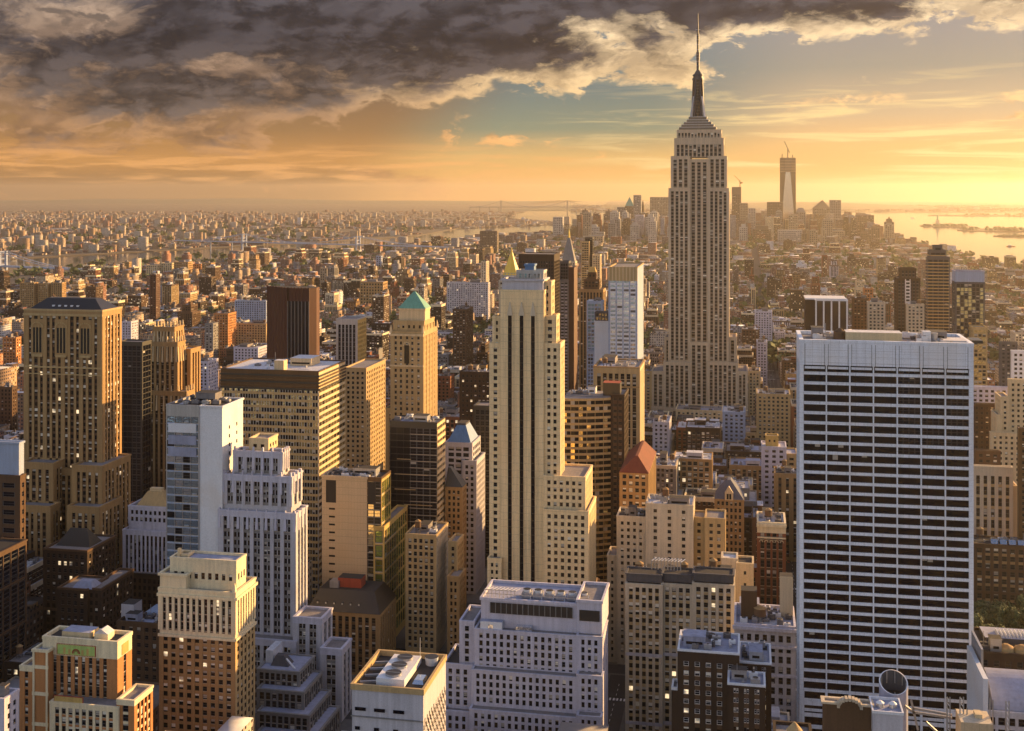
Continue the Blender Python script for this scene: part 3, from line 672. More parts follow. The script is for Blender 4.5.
# ================= 11 black mansard block
Y = 606; b = B_('mansard_roofed_block', 350, Y)
ms = S(3.6, 4.2, .42, .34, 'tan', 'brown', nw=1, pd=.5, sd=.2, top=2, gl='glow', corner=1)
t = T_(b, 309, 379, 612, Y, dict(ms, gl='std'), back=395, par=0, roof='tar')
p = b.part('mansard_roof'); p.frus(t[0] - .8, t[1] + .8, t[2] - .8, t[3] + .8, t[4] + .1, t[0] + 3, t[1] - 5, t[2] + 8, t[3] - 4, t[4] + 9, 'black_metal', 'tar')
for k in range(6): q = b.part('dormer'); X = t[0] + 3.5 + k * 4.6; q.box(X, X + 1, t[2] + 2.2, t[2] + 4.6, t[4] + 2, t[4] + 4.2, 'black_metal'); q.box(X + .1, X + .9, t[2] + 2.1, t[2] + 2.18, t[4] + 2.6, t[4] + 3.9, 'bright_blind')
p = b.part('penthouse'); p.box(Xat(338, Y + 12), Xat(361, Y + 12), Y + 12, Y + 20, t[4] + 8, t[4] + 14, 'oxide', 'tar'); p = b.part('air_unit'); p.box(t[0] + 8, t[0] + 13, Y + 10, Y + 16, t[4] + 9, t[4] + 12.5, 'steel')
b.done('brown block with a black mansard roof and small dormers', 'office building', vis=690)

# ================= 12 crowned tan tower, lower left
Y = 478; b = B_('terracotta_crowned_tower', 205, Y)
cs = S(3.5, 3.4, .46, .40, 'tan', 'tan', nw=1, pd=.3, sd=.12, top=.5, gl='lively', corner=.9, side_W=S(3.5, 3.4, .46, .4, 'buff', top=.5, gl='std', pd=.3, sd=.12))
up = S(2.8, 3.6, .46, .16, 'terra_white', 'brown', nw=1, pd=.6, sd=.15, top=2.6, gl='lively', corner=.9)
x0, x1 = Xat(160, Y), Xat(235, Y); zt = Zat(592, (x0 + x1) / 2, Y); zm = Zat(634, x0, Y); yb = x1 / wdir(254.5)
b.tier(x0, x1, Y, yb, 0, zm, cs, 'NWE', par=0); b.tier(x0, x1, Y, yb, zm + .02, zt, up, 'NWE')
for f in 'NW':
    fr = b.face(x0, x1, Y, yb, f); b.strip(fr, -.9, fr[3] + .9, zt - 2.4, zt - 1.2, 1.3, 'terra_white', .5); b.strip(fr, -.6, fr[3] + .6, zm - .6, zm + .5, .9, 'terra_white', .2)
xa, xb = Xat(160, Y), Xat(186, Y); b.tier(xa, xb, Y - .01, Y + 14, zt + .1, Zat(575, xa, Y), dict(up, fl=5), 'NWE')
c1 = T_(b, 171, 236, 561, Y + 4, S(3.2, 4, .5, .3, 'terra_white', top=5, gl='std', pd=.3), dm=10, z0=zt + .1, roof='silver_roof')
c2 = T_(b, 178, 188, 556, Y + 7, S(3, 3, .6, .4, 'cream', top=1), dm=5, z0=c1[4])
q = b.part('chimney'); q.box(c1[0] + 2, c1[0] + 3.2, Y + 6, Y + 7.5, c1[4], c1[4] + 4, 'cream')
for X in (x0 + .6, x1 - .6): q = b.part('finial'); q.frus(X - .8, X + .8, Y, Y + 1.6, zt + .9, X - .2, X + .2, Y + .6, Y + 1, zt + 4.5, 'terra_white')
b.done('tan brick tower with a white terracotta crown and a lavender roof', OFF, vis=731)

# ================= 13 orange brick building with green panel
Y = 424; b = B_('green_panelled_brick_building', 80, Y)
ob = S(3.2, 3.8, .5, .35, 'orange_brick', 'orange_brick', nw=1, pd=.4, sd=.12, top=5.6, gl='lively', corner=3.4)
fr0 = S(3.0, 3.6, .38, .30, 'terra_white', 'orange_brick', nw=1, pd=.4, sd=.15, top=1.2, gl='lively', corner=1.4)
m = T_(b, 44, 117, 642, Y + 8, dict(ob, pm='orange_brick', tm='terra_white', sm='spandrel', fl=4.2), back=131, par=1.4, parm='terra_white', roof='tar')
fr = b.face(*m[:4], 'N'); W1 = m[1] - m[0]
b.strip(fr, 5.5, W1 - 8, m[4] - 5.6, m[4] - .5, .7, 'terra_white', .4)
p = b.part('glazed_panel'); u0, u1 = m[0] + 6.0, m[0] + W1 - 8.6; ys = m[2] - .72
p.box(u0, u1, ys - .1, ys, m[4] - 5.3, m[4] - .8, 'oxide'); p.box(u0 + .35, u1 - .35, ys - .16, ys - .1, m[4] - 5.0, m[4] - 1.1, 'yellow_terra'); p.box(u0 + .5, u1 - .5, ys - .2, ys - .16, m[4] - 4.85, m[4] - 1.25, 'sign_green')
uc = (u0 + u1) / 2
for a in range(13):
    a0 = math.pi * a / 12
    for rr, mm in ((1.5, 'oxide'), (.95, 'yellow_terra')): p.box(uc + rr * math.cos(a0) - .22, uc + rr * math.cos(a0) + .22, ys - .34, ys - .2, m[4] - 4.4 + rr * math.sin(a0), m[4] - 4.0 + rr * math.sin(a0), mm)
for k in (-1, 1):
    for j in range(2): xx = uc + k * (2.8 + j * 2.2); p.prism([(xx - .5, ys - .26), (xx + .5, ys - .26), (xx, ys - .2)], m[4] - 4.6, m[4] - 4.6 + 1.8 + .6 * j, 'yellow_terra')
for k in range(24): xx = u0 + .3 + (u1 - u0 - .6) * k / 23; p.box(xx - .15, xx + .15, ys - .2, ys - .1, m[4] - 5.25, m[4] - 5.02, 'cream'); p.box(xx - .15, xx + .15, ys - .2, ys - .1, m[4] - 1.08, m[4] - .85, 'cream')
p = b.part('side_panel'); p.box(m[1] + .42, m[1] + .6, m[2] + 3, m[2] + 8, m[4] - 5.2, m[4] - 1, 'yellow_terra'); p.cyl(m[1] + .55, m[2] + 5.5, .1, .1, m[4] - 3.2, m[4] - 3, 6, 'sign_green')
tw = T_(b, 33, 48, 652, Y + 4, S(20, 400, .9, .5, 'orange_brick', top=2, tm='terra_white'), dm=9, parm='terra_white', roof='silver_roof')
fr = b.face(*tw[:4], 'N')
for dz in (6.5, 17, 29): b.strip(fr, -.2, fr[3] + .2, tw[4] - dz, tw[4] - dz + 1.3, .45, 'terra_white')
for uu in (0, fr[3] - .8): b.strip(fr, uu, uu + .8, 0, tw[4], .4, 'terra_white')
T_(b, 21, 33, 668, Y + 6, dict(fr0, pm='orange_brick', sm='orange_brick', tm='terra_white'), dm=16, parm='terra_white')
lo = T_(b, 51, 118, 706, Y, fr0, dm=12, par=.8, parm='terra_white')
p = b.part('yellow_tablet'); p.box(lo[0] + 1, lo[0] + 13.5, lo[2] + .3, lo[2] + .6, lo[4] + .3, lo[4] + 3.1, 'oxide'); p.box(lo[0] + 1.3, lo[0] + 13.2, lo[2] + .2, lo[2] + .31, lo[4] + .6, lo[4] + 2.8, 'yellow_terra')
T_(b, 118, 134, 702, Y + 1, dict(fr0, pm='orange_brick', sm='terra_white', tm='terra_white'), back=152, parm='terra_white')
zt = m[4]; p = b.part('penthouse'); p.box(m[0] + 6, m[0] + 18, m[2] + 3, m[2] + 10, zt, zt + 2.6, 'cream', 'silver_roof')
p = b.part('gabled_hatch'); p.box(m[0] + 20, m[0] + 26, m[2] + 3, m[2] + 8, zt, zt + 2.6, 'terra_white'); p.frus(m[0] + 20, m[0] + 26, m[2] + 3, m[2] + 8, zt + 2.6, m[0] + 22.8, m[0] + 23.2, m[2] + 3, m[2] + 8, zt + 4.3, 'white_roof')
b.clutter(m[0] + 2, m[1] - 1, m[2] + 9, m[3] - 1, zt + .1, 6, 0)
b.done('orange brick building with white trim and a green glazed arch panel', 'office building', vis=731)

# ================= 14 terraced grey building
Y = 511; b = B_('terraced_grey_building', 285, Y)
tg = S(2.9, 3.9, .26, .14, 'grey_stone', 'dark_grey', nw=1, pd=.5, sd=.1, top=1.0, gl='std', corner=.5)
for i, (l, r, top, yy, bk) in enumerate(((258, 299, 671, Y + 14, 314), (258, 303.5, 691, Y + 8, 321.5), (258, 309, 714, Y + 2, 330), (258, 315, 735, Y - 4, 339))):
    t = T_(b, l, r, top, yy, tg, back=bk, par=.5, roof='silver_roof')
    if i == 0: z1 = t[4]; tt = t
p = b.part('ventilation_hood'); p.frus(tt[0] + 4, tt[0] + 13, tt[2] + 5, tt[2] + 12, z1, tt[0] + 6, tt[0] + 10, tt[2] + 7, tt[2] + 10, z1 + 4.5, 'dark_grey'); p.bar((tt[0] + 12, tt[2] + 5, z1 + 4), (tt[0] + 17, tt[2] + 3, z1 + .4), .3, 'white_metal')
p = b.part('stair_housing'); p.box(tt[0] + .5, tt[0] + 4, tt[2] + 8, tt[2] + 20, z1, z1 + 6, 'white_roof')
b.done('small grey office building stepping back in lavender roof terraces', 'office building', vis=731)

# ================= 15 white block with roof fans
Y = 405; b = B_('fan_roofed_block', 390, Y)
blank = S(90, 400, .9, .5, 'pale_stone', top=1.5)
x0, x1 = Xat(352, Y), Xat(423, Y); zt = Zat(692, (x0 + x1) / 2, Y); yb = x1 / wdir(445.5)
b.tier(x0, x1, Y, yb, 0, zt, dict(blank, side_W=S(3, 3.8, .6, .5, 'pale_stone', top=9, pd=.1, sd=.1)), 'NWE', roof='tar', par=2.0, parm='buff')
p = b.part('slot_window')
for k in range(3): p.box(x0 + 1.2 + k * 7, x0 + 5.2 + k * 7, Y - .4, Y - .34, zt - 7.2, zt - 6, 'black_glass'); p.box(x0 + 1.2 + k * 7, x0 + 3 + k * 7, Y - .4, Y - .34, zt - 14, zt - 12.8, 'black_glass')
b.strip(b.face(x0, x1, Y, yb, 'N'), -.3, x1 - x0 + .3, zt - 9.4, zt - 9, .6, 'grey_stone', .3)
cw = x1 - x0; p = b.part('cooling_tower'); p.box(x0 + cw * .30, x0 + cw * .70, Y + 3.5, Y + 26, zt + .6, zt + 3.2, 'white_metal')
for k in range(3): cy_ = Y + 7.5 + k * 7.4; p.cyl(x0 + cw * .5, cy_, 2.9, 2.9, zt + 3.2, zt + 4.0, 20, 'steel', 'black_metal'); p.box(x0 + cw * .5 - 2.8, x0 + cw * .5 + 2.8, cy_ - .12, cy_ + .12, zt + 4.0, zt + 4.1, 'steel')
p = b.part('skylight'); p.frus(x0 + cw * .76, x0 + cw * .92, Y + 8, Y + 15, zt + .1, x0 + cw * .78, x0 + cw * .9, Y + 9, Y + 14, zt + 1.3, 'silver_glass')
p = b.part('duct')
for k in range(4): p.bar((x0 + 1.5, Y + 4 + k * 6, zt + 1), (x0 + cw * .3, Y + 6 + k * 6, zt + 1), .35, 'steel')
p = b.part('exhaust_fan'); p.cyl(x1 - 4, yb - 5, 2.2, 2.6, zt + .1, zt + 3, 14, 'white_metal', 'black_metal'); p = b.part('flagpole'); p.bar((x1 - 9, yb - 3, zt), (x1 - 9, yb - 3, zt + 9), .12, 'steel')
b.done('blank white block with big cooling fans on its sunken roof', 'industrial building', vis=731)

# ================= 16 white stone block, bottom centre
Y = 505; b = B_('white_terraced_office', 540, Y)
wh = S(2.95, 3.3, .52, .34, 'white_stone', nw=1, pd=.25, sd=.12, top=1.2, gl='std', corner=1.2, side_W=S(9, 3.3, .9, .6, 'white_stone', top=2, pd=.2, sd=.1))
a1 = T_(b, 475, 577, 633, Y, wh, dm=30, par=.5); a1b = T_(b, 577, 602, 637, Y - 1.5, wh, back=607.5, par=.5)
a2 = T_(b, 472, 577, 674, Y - 5, wh, dm=5, par=.4); a2b = T_(b, 577.1, 602, 676, Y - 6, wh, dm=5, par=.4)
T_(b, 470, 577, 714, Y - 10, wh, dm=5, par=.4); T_(b, 577.1, 601, 717, Y - 11, wh, dm=5, par=.4)
T_(b, 460, 474, 623, Y + 4, wh, dm=20); T_(b, 444, 472, 666, Y + 1, wh, dm=22, roof='tar'); T_(b, 444, 470, 713, Y - 4, wh, dm=5)
ph = T_(b, 481, 577, 603, Y + 4, S(7, 400, .3, .3, 'white_stone', top=5), dm=24, z0=a1[4] + .1, roof='silver_roof', par=1.2); ph2 = T_(b, 577.1, 602, 603, Y + 2, S(7, 400, .3, .3, 'white_stone', top=5), dm=24, z0=a1b[4] + .1, par=1.2)
p = b.part('louvre'); zz = ph[4]
p.box(ph[0] + 4, ph[1] - 2, ph[2] - .45, ph[2] - .36, zz - 5.2, zz - .6, 'spandrel'); p.box(ph2[0] + 1, ph2[1] - 1, ph2[2] - .45, ph2[2] - .36, zz - 5.2, zz - .6, 'spandrel')
for k in range(16): p.box(ph[0] + 4 + k * 2.4, ph[0] + 4.3 + k * 2.4, ph[2] - .6, ph[2] - .45, zz - 5.2, zz - .6, 'grey_stone')
p = b.part('roof_cabin'); p.box(ph[0] + .5, ph[0] + 10, Y + .4, Y + 3.6, a1[4], a1[4] + 3.6, 'white_metal', 'silver_roof'); p.box(ph[0] + 4, ph[0] + 6, Y + .32, Y + .4, a1[4] + .6, a1[4] + 2.4, 'silver_glass'); p = b.part('glazed_lobby'); p.box(ph[0] + 16, ph[0] + 23, Y + .6, Y + 3.6, a1[4], a1[4] + 2.2, 'silver_glass')
for k in range(6):
    X = ph[0] + 17 + k * 5.0; q = b.part('cooling_tower'); q.box(X, X + 3.8, Y + 9, Y + 15, zz + .4, zz + 2.4, 'steel'); q.cyl(X + 1.9, Y + 12, 1.6, 1.7, zz + 2.4, zz + 3.4, 14, 'white_metal', 'black_metal'); q.bar((X + 3.9, Y + 8, zz), (X + 4.6, Y + 8, zz + 3.6), .12, 'white_metal')
q = b.part('screen_frame')
for k in range(9): X = ph[0] + 1 + k * 1.7; q.bar((X, Y + 6, zz), (X, Y + 6, zz + 4), .12, 'steel'); q.bar((X, Y + 6, zz + 4), (X + 1.7, Y + 10, zz + 4), .1, 'white_metal')
q.bar((ph[0] + 1, Y + 6, zz + 4), (ph[0] + 15, Y + 6, zz + 4), .15, 'steel'); q.bar((ph[0], Y + 6, zz + 2.4), (ph[1], Y + 6, zz + 2.4), .13, 'steel')
b.done('white stone office with square windows, terraces and a plant roof', 'office building', vis=731)

# ================= 17 grey brown tower behind the fan roof
Y = 640; b = B_('slender_loft_tower', 420, Y)
t = T_(b, 406, 436, 536, Y, S(3.1, 3.6, .42, .36, 'buff', nw=1, pd=.3, sd=.12, top=1.5, corner=.8, gl='std', side_W=S(3.1, 3.6, .5, .5, 'limestone', top=1.5)), back=447.5)
b.clutter(t[0], t[1], t[2], t[3], t[4] + .1, 6, 1); T_(b, 448, 459, 578, Y - 4, S(3, 3.6, .45, .4, 'tan'), back=465); T_(b, 449, 457, 543, Y + 8, S(3, 3.6, .45, .4, 'buff'), back=463)
b.done('slender buff loft tower between the mansard roof and the striped tower', OFF, vis=660)
# ================= 18 blue-roofed tower
Y = 745; b = B_('blue_roofed_tower', 462, Y)
bs = S(4.2, 3.7, .24, .34, 'pale_stone', 'pale_stone', nw=1, pd=.35, sd=.5, top=2.5, corner=1.4, gl='std')
t = T_(b, 445.5, 472, 443, Y, bs, back=480, par=.3); T_(b, 463, 476, 462, Y - 3, S(3, 3.7, .45, .4, 'pale_stone'), back=484.5)
p = b.part('hip_roof'); p.frus(t[0] + 1, t[1] - 1, t[2] + 1, t[3] - 1, t[4] + .3, t[0] + 6, t[1] - 5.5, t[2] + 6, t[3] - 6, Zat(424, t[0], Y + 8), 'blue_roof', 'tar')
p.box(t[0] + 6, t[1] - 5.5, t[2] + 6, t[3] - 6, Zat(424, t[0], Y + 8), Zat(424, t[0], Y + 8) + 1.2, 'dark_grey', 'tar')
b.done('pinkish stone tower with a small blue hipped roof', OFF, vis=560)
Y = 705; b = B_('dark_gabled_house', 454, Y); t = T_(b, 446, 462, 487, Y, S(3.2, 3.6, .45, .4, 'tan'), back=466, par=0)
p = b.part('hip_roof'); p.frus(t[0] - .5, t[1] + .5, t[2] - .5, t[3] + .5, t[4] + .1, t[0] + .5, t[0] + 2, t[2] + 3, t[3] - 3, t[4] + 11, 'black_metal')
b.done('small tan building with a steep black roof before the blue-roofed tower', 'office building', vis=545)
Y = 800; b = B_('black_slab', 483, Y); t = T_(b, 474, 491, 407, Y, S(3, 3.8, .1, .2, 'black_metal', gl='dark'), dm=18); b.done('plain black slab directly left of the striped tower', OFF, vis=560)
Y = 900; b = B_('dark_lit_block', 475, Y); t = T_(b, 460, 491, 373, Y, S(3.4, 3.8, .45, .5, 'dark_brown', gl='glow', top=1.5), dm=20); b.clutter(t[0], t[1], t[2], t[3], t[4], 4, 1); b.done('dark brown block with rows of small bright windows', 'office building', vis=405)

# ================= 19 curved office
Y = 770; b = B_('curved_front_office', 592, Y)
xs, xe = Xat(564, Y), Xat(611, Y); zt = Zat(397, xs, Y); pts = []
for i in range(13): t_ = i / 12; pts.append((xs + (xe - xs) * t_, Y - 5 + 9 * t_ ** 2))
poly = pts + [(xe, Y + 26), (xs, Y + 26)]; b.w.prism(poly, 0, zt, 'black_glass', 'gravel'); b.px0, b.px1 = 564, 611
b.r.box(xs, xe, Y + 4, Y + 26, zt, zt + .4, 'gravel')
for k in range(int(zt / 3.9)):
    z1 = zt - k * 3.9
    for i in range(12):
        (xa, ya), (xb, yb_) = pts[i], pts[i + 1]; n0 = len(b.w.v)
        b.w.v += [(xa, ya - .5, z1 - 1.5), (xb, yb_ - .5, z1 - 1.5), (xb, yb_ - .5, z1), (xa, ya - .5, z1), (xa, ya, z1), (xb, yb_, z1), (xa, ya, z1 - 1.5), (xb, yb_, z1 - 1.5)]
        j = b.w.mat('buff'); b.w.f += [(n0, n0 + 1, n0 + 2, n0 + 3), (n0 + 3, n0 + 2, n0 + 5, n0 + 4), (n0 + 6, n0 + 7, n0 + 1, n0)]; b.w.mi += [j] * 3
        if i % 2 == 0:
            b.w.quad((xa, ya - .06, z1 - 3.9), (xb, yb_ - .06, z1 - 3.9), (xb, yb_ - .06, z1 - 1.5), (xa, ya - .06, z1 - 1.5), pick(b.rng, 'office'))
            b.w.quad((xa - .1, ya - .3, z1 - 3.9), (xa + .2, ya - .3, z1 - 3.9), (xa + .2, ya - .3, z1 - 1.5), (xa - .1, ya - .3, z1 - 1.5), 'buff')
b.clutter(xs + 1, xe - 10, Y + 8, Y + 25, zt + .4, 7, 0, 'white_metal')
dk = T_(b, 611.3, 624, 396, Y + 3, S(3.6, 3.9, .3, .5, 'dark_brown', 'brown', gl='dark', top=1), back=628); q = b.part('penthouse'); q.box(Xat(603, Y + 8), Xat(620, Y + 8), Y + 8, Y + 18, zt, Zat(383, xe, Y + 8), 'black_metal', 'oxide')
b.done('curved banded office building with a dark brown flank', 'office building', vis=540)
# ================= 20 brown piered tower with sunlit golden side + red mansard
Y = 885; b = B_('brown_piered_tower', 617, Y)
bp = S(4.3, 3.8, .36, .3, 'buff', 'dark_brown', nw=1, pd=.8, sd=.1, top=4, gl='std', corner=1.2, side_W=S(4, 3.8, .6, .5, 'cream', top=3))  # west side in lighter cream: the low sun is put into its colour
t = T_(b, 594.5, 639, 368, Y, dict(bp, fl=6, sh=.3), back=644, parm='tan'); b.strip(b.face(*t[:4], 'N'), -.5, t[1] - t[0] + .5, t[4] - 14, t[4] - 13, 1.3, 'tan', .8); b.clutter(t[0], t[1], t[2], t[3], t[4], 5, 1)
b.done('brown tower with vertical stone piers and a sunlit golden side', OFF, vis=460)
Y = 715; b = B_('red_mansard_building', 635, Y)
t = T_(b, 620, 648, 473, Y, S(3.4, 4, .4, .4, 'tan', 'tan', gl='lively', top=1, corner=.8), back=655.5, par=0, roof='red_tile')
p = b.part('mansard_roof'); xm = Xat(637, Y + 9); p.frus(t[0] - .6, t[1] + .6, t[2] - .6, t[3] + .6, t[4] + .1, xm - .8, xm + .8, t[2] + 7, t[3] - 7, Zat(455, xm, Y + 9), 'red_tile')
b.done('tan building with a steep red tiled roof', 'office building', vis=515)

# ================= 21 cream group in the centre right
Y = 645; b = B_('cream_loft_building', 670, Y)
cl = S(3.7, 3.6, .55, .50, 'limestone', nw=1, pd=.2, sd=.1, top=2, gl='std', corner=1.2)
t = T_(b, 646, 693, 506, Y, dict(cl, bay=7, pw=.75), dm=20, roof='white_roof'); T_(b, 617, 646, 518, Y + 2, cl, dm=18, roof='tar'); T_(b, 607.5, 617, 557, Y + 4, cl, dm=16); T_(b, 693, 705, 519, Y + 5, dict(cl, pm='buff', sm='buff'), dm=14); T_(b, 705, 725, 520, Y + 2, dict(cl, pm='buff', sm='buff', bay=4.2), dm=18)
b.clutter(Xat(620, Y), Xat(645, Y), Y + 3, Y + 18, Zat(518, Xat(630, Y), Y), 4, 0); b.clutter(t[0], t[1], t[2], t[3], t[4], 5, 1)
b.done('cream loft building with plain walls and a flat white roof', 'office building', vis=600)
Y = 560; b = B_('bay_fronted_building', 680, Y)
bf = S(3.25, 3.55, .42, .40, 'limestone', 'buff', nw=1, pd=.35, sd=.14, top=1.2, gl='lively', corner=.8, band=9, bm='pale_stone')
for l, r, o in ((626, 662, 0), (662, 693, 2.2), (693, 734, .8)):
    t = T_(b, l, r, 585, Y + o, bf, dm=24 - o, par=.5, roof='tar')
    T_(b, l + .3, r - .3, 575, Y + o + 2, S(3.4, 3.6, .14, .15, 'dark_grey', 'white_metal', gl='blue', top=.8, corner=.3), dm=10, z0=t[4] + .6, par=.5, roof='tar')
    b.clutter(t[0], t[1], Y + 12, Y + 24, t[4], 4, 1, 'buff')
p = b.part('plant_frame'); zq = t[4] + 4
for k in range(10): X = Xat(652 + k * 3.2, Y + 8); p.bar((X, Y + 6, zq), (X, Y + 6, zq + 4 + (k % 3)), .18, 'steel'); p.bar((X, Y + 6, zq + 4), (X + 2, Y + 9, zq + 4.6), .18, 'white_metal')
b.done('greyish apartment building with three bays under a dark glazed attic', 'office building', vis=731)
Y = 452; b = B_('dark_brick_apartment_block', 720, Y, 'white_metal')
dkb = S(3.3, 3.5, .55, .52, 'dark_brown', 'brown', nw=2, gap=.3, pd=.15, sd=.12, top=1, gl='lively', corner=1)
t = T_(b, 678, 739, 653, Y, dict(dkb, top=3.6, nw=1, bay=4.4), dm=20, roof='silver_roof', parm='white_metal', par=.7); t2 = T_(b, 739, 771, 664, Y + 6, dkb, dm=20, roof='silver_roof', parm='white_metal', par=.7); t3 = T_(b, 728, 765, 686, Y - 12, dict(dkb, bay=4.2), dm=12, roof='silver_roof', parm='white_metal', par=.7)
T_(b, 672, 678, 690, Y + 2, dkb, dm=8, parm='white_metal')
b.clutter(t[0], t[1], t[2], t[3], t[4], 6, 0, 'silver_roof', 'silver_roof'); b.clutter(t2[0], t2[1], t2[2], t2[3], t2[4], 7, 0, 'pale_roof', 'silver_roof'); b.clutter(t3[0], t3[1], t3[2], t3[3], t3[4], 5, 0, 'steel')
b.done('dark brick apartment block with lavender roofs edged in white', 'apartment building', vis=731)
Y = 530; b = B_('corniced_white_building', 765, Y)
t = T_(b, 735, 795, 627, Y, S(3.3, 4.5, .45, .35, 'pale_stone', top=3.2, gl='std', corner=1), dm=26, roof='silver_roof', parm='white_stone')
fr = b.face(*t[:4], 'N'); b.strip(fr, -1, fr[3] + 1, t[4] - 1.2, t[4] + .2, 1.8, 'white_stone', .3); b.strip(fr, -.6, fr[3] + .6, t[4] - 8.6, t[4] - 7.4, 1.4, 'white_stone', .3); b.strip(fr, -.6, fr[3] + .6, t[4] - 21, t[4] - 20, 1, 'white_stone', .3)
b.clutter(t[0], t[1], t[2], t[3], t[4], 14, 0, 'pale_stone', 'silver_roof'); q = b.part('elevator_housing'); q.box(Xat(780, Y + 14), Xat(793, Y + 14), Y + 14, Y + 20, t[4], Zat(577, t[1], Y + 14), 'limestone', 'tar'); q = b.part('elevator_housing'); q.box(Xat(741, Y + 8), Xat(757, Y + 8), Y + 8, Y + 15, t[4], Zat(590, t[0], Y + 8), 'brown', 'tar')
q = b.part('water_tank'); tank_geo(q, Xat(760, Y + 8), Y + 8, t[4], 2.6, 2)
b.done('white corniced building with a crowded lavender roof beside the gridded tower', 'office building', vis=690)
Y = 612; b = B_('yellow_shaft_building', 745, Y); t = T_(b, 737, 753, 565, Y, S(6, 6, .8, .7, 'cream', top=3), dm=12, roof='tar'); T_(b, 722, 737, 560, Y + 3, S(6, 6, .8, .7, 'limestone', top=3), dm=10, roof='white_roof'); b.done('narrow yellow building with almost no windows behind the bay-fronted one', 'office building', vis=600)
Y = 690; b = B_('ornate_corniced_building', 771, Y)
t = T_(b, 758, 785, 524, Y, S(3.0, 5.2, .34, .26, 'red_brick', 'brown', pd=.5, sd=.15, top=5, gl='std', corner=.8, tm='terra_white'), dm=22, roof='pale_roof', parm='terra_white')
fr = b.face(*t[:4], 'N'); b.strip(fr, -.8, fr[3] + .8, t[4] - 1.4, t[4] + .2, 1.7, 'terra_white', .3); b.strip(fr, -.4, fr[3] + .4, t[4] - 8, t[4] - 7.2, 1.1, 'terra_white', .3)
q = b.part('arched_window')
for k in range(5):
    X = t[0] + 1.7 + k * (t[1] - t[0] - 3.4) / 4
    for a in range(6): a0 = math.pi * a / 5; q.box(X + .9 * math.cos(a0) - .18, X + .9 * math.cos(a0) + .18, Y - .9, Y - .4, t[4] - 10.2 + .9 * math.sin(a0), t[4] - 9.8 + .9 * math.sin(a0), 'terra_white')
b.clutter(t[0], t[1], t[2], t[3], t[4], 6, 1, 'pale_stone'); b.done('ornate red brick building with a white cornice and arched top windows', 'office building', vis=590)
Y = 765; b = B_('gothic_gabled_building', 729, Y)
t = T_(b, 715, 743.5, 500, Y, S(2.9, 4.1, .45, .4, 'tan', gl='std', top=1, corner=.8), dm=20, par=.3); xm = Xat(729, Y)
p = b.part('hip_roof'); p.frus(t[0] - .3, t[1] + .3, t[2], t[3], t[4] + .3, xm - 1, xm + 1, t[2] + 6, t[3] - 6, Zat(479, xm, Y + 8), 'slate')
q = b.part('gable'); q.box(xm - 2.6, xm + 2.6, Y - .9, Y + 2, t[4], t[4] + 4.5, 'cream'); q.frus(xm - 2.6, xm + 2.6, Y - .9, Y + 2, t[4] + 4.5, xm - .1, xm + .1, Y - .9, Y + 2, t[4] + 8.5, 'cream'); q.box(xm - 1.4, xm - .2, Y - .96, Y - .9, t[4] + .6, t[4] + 4, 'glass'); q.box(xm + .2, xm + 1.4, Y - .96, Y - .9, t[4] + .6, t[4] + 4, 'glass')
b.done('tan gothic building with a pointed gable and a blue slate roof', 'office building', vis=560)
Y = 905; b = B_('white_blue_stepped_building', 772, Y)
t = T_(b, 762, 786, 448, Y, S(4.5, 3.8, .5, .5, 'white_stone', gl='std', top=1.5), dm=20, roof='white_roof'); T_(b, 766, 778, 437, Y + 5, S(4, 3.5, .6, .5, 'yellow_terra'), dm=8, z0=t[4]); T_(b, 786, 797, 455, Y + 4, S(4.5, 3.8, .5, .5, 'buff'), dm=20, roof='silver_roof'); b.done('white stepped building with a yellow roof house by the avenue', 'office building', vis=505)
Y = 850; b = B_('brown_avenue_block', 786, Y); t = T_(b, 775, 800, 475, Y, S(4.5, 4.2, .6, .5, 'tan', 'brown', gl='glow'), dm=20, roof='tar'); b.clutter(t[0], t[1], t[2], t[3], t[4], 5, 1); b.done('plain brown block below the white stepped building, by the gridded tower', 'office building', vis=540)

# ================= left side
Y = 800; b = B_('black_slab_tower', 138, Y); t = T_(b, 118, 142, 343, Y, S(3.6, 3.9, .06, .14, 'black_metal', gl='dark', top=2), back=151); b.done('black slab tower squeezed between two brown towers at the left', OFF, vis=470)
Y = 835; b = B_('buttressed_brown_tower', 170, Y)
ch = S(4.2, 3.7, .42, .34, 'tan', 'dark_brown', pd=1.0, sd=.12, top=2.5, gl='std', corner=1.3)
t0 = T_(b, 143, 186, 392, Y, ch, back=193); t = T_(b, 149, 177, 343, Y + 3, ch, back=184, z0=t0[4]); t2 = T_(b, 155, 174, 328, Y + 8, dict(ch, fl=8), dm=14, z0=t[4]); T_(b, 178, 190, 350, Y + 16, dict(ch), dm=16)
for tt in (t, t2, t0):
    q = b.part('buttress'); nn = 6
    for i in range(nn + 1): X = tt[0] + (tt[1] - tt[0]) * i / nn; q.frus(X - .6, X + .6, tt[2] - 1.6, tt[2] + .6, tt[4] - 14, X - .2, X + .2, tt[2] - .6, tt[2] + .3, tt[4] + 5, 'cream')
    for i in range(4): yy = tt[2] + (tt[3] - tt[2]) * i / 3; q.frus(tt[1] - .6, tt[1] + 1.6, yy - .6, yy + .6, tt[4] - 14, tt[1] - .3, tt[1] + .6, yy - .2, yy + .2, tt[4] + 5, 'cream')
b.done('brown tower with spiky buttresses around its sunlit crown', OFF, vis=500)
Y = 1040; b = B_('dark_faceted_tower', 292, Y)
xa, xb, xc, xd = Xat(268.5, Y + 20), Xat(288, Y), Xat(309, Y), Xat(316.5, Y + 8); zt = Zat(288, xb, Y); P4 = [(xa, Y + 18), (xb, Y), (xc, Y), (xd, Y + 8), (xd - 1.5, Y + 20), (xa + 6, Y + 26)]
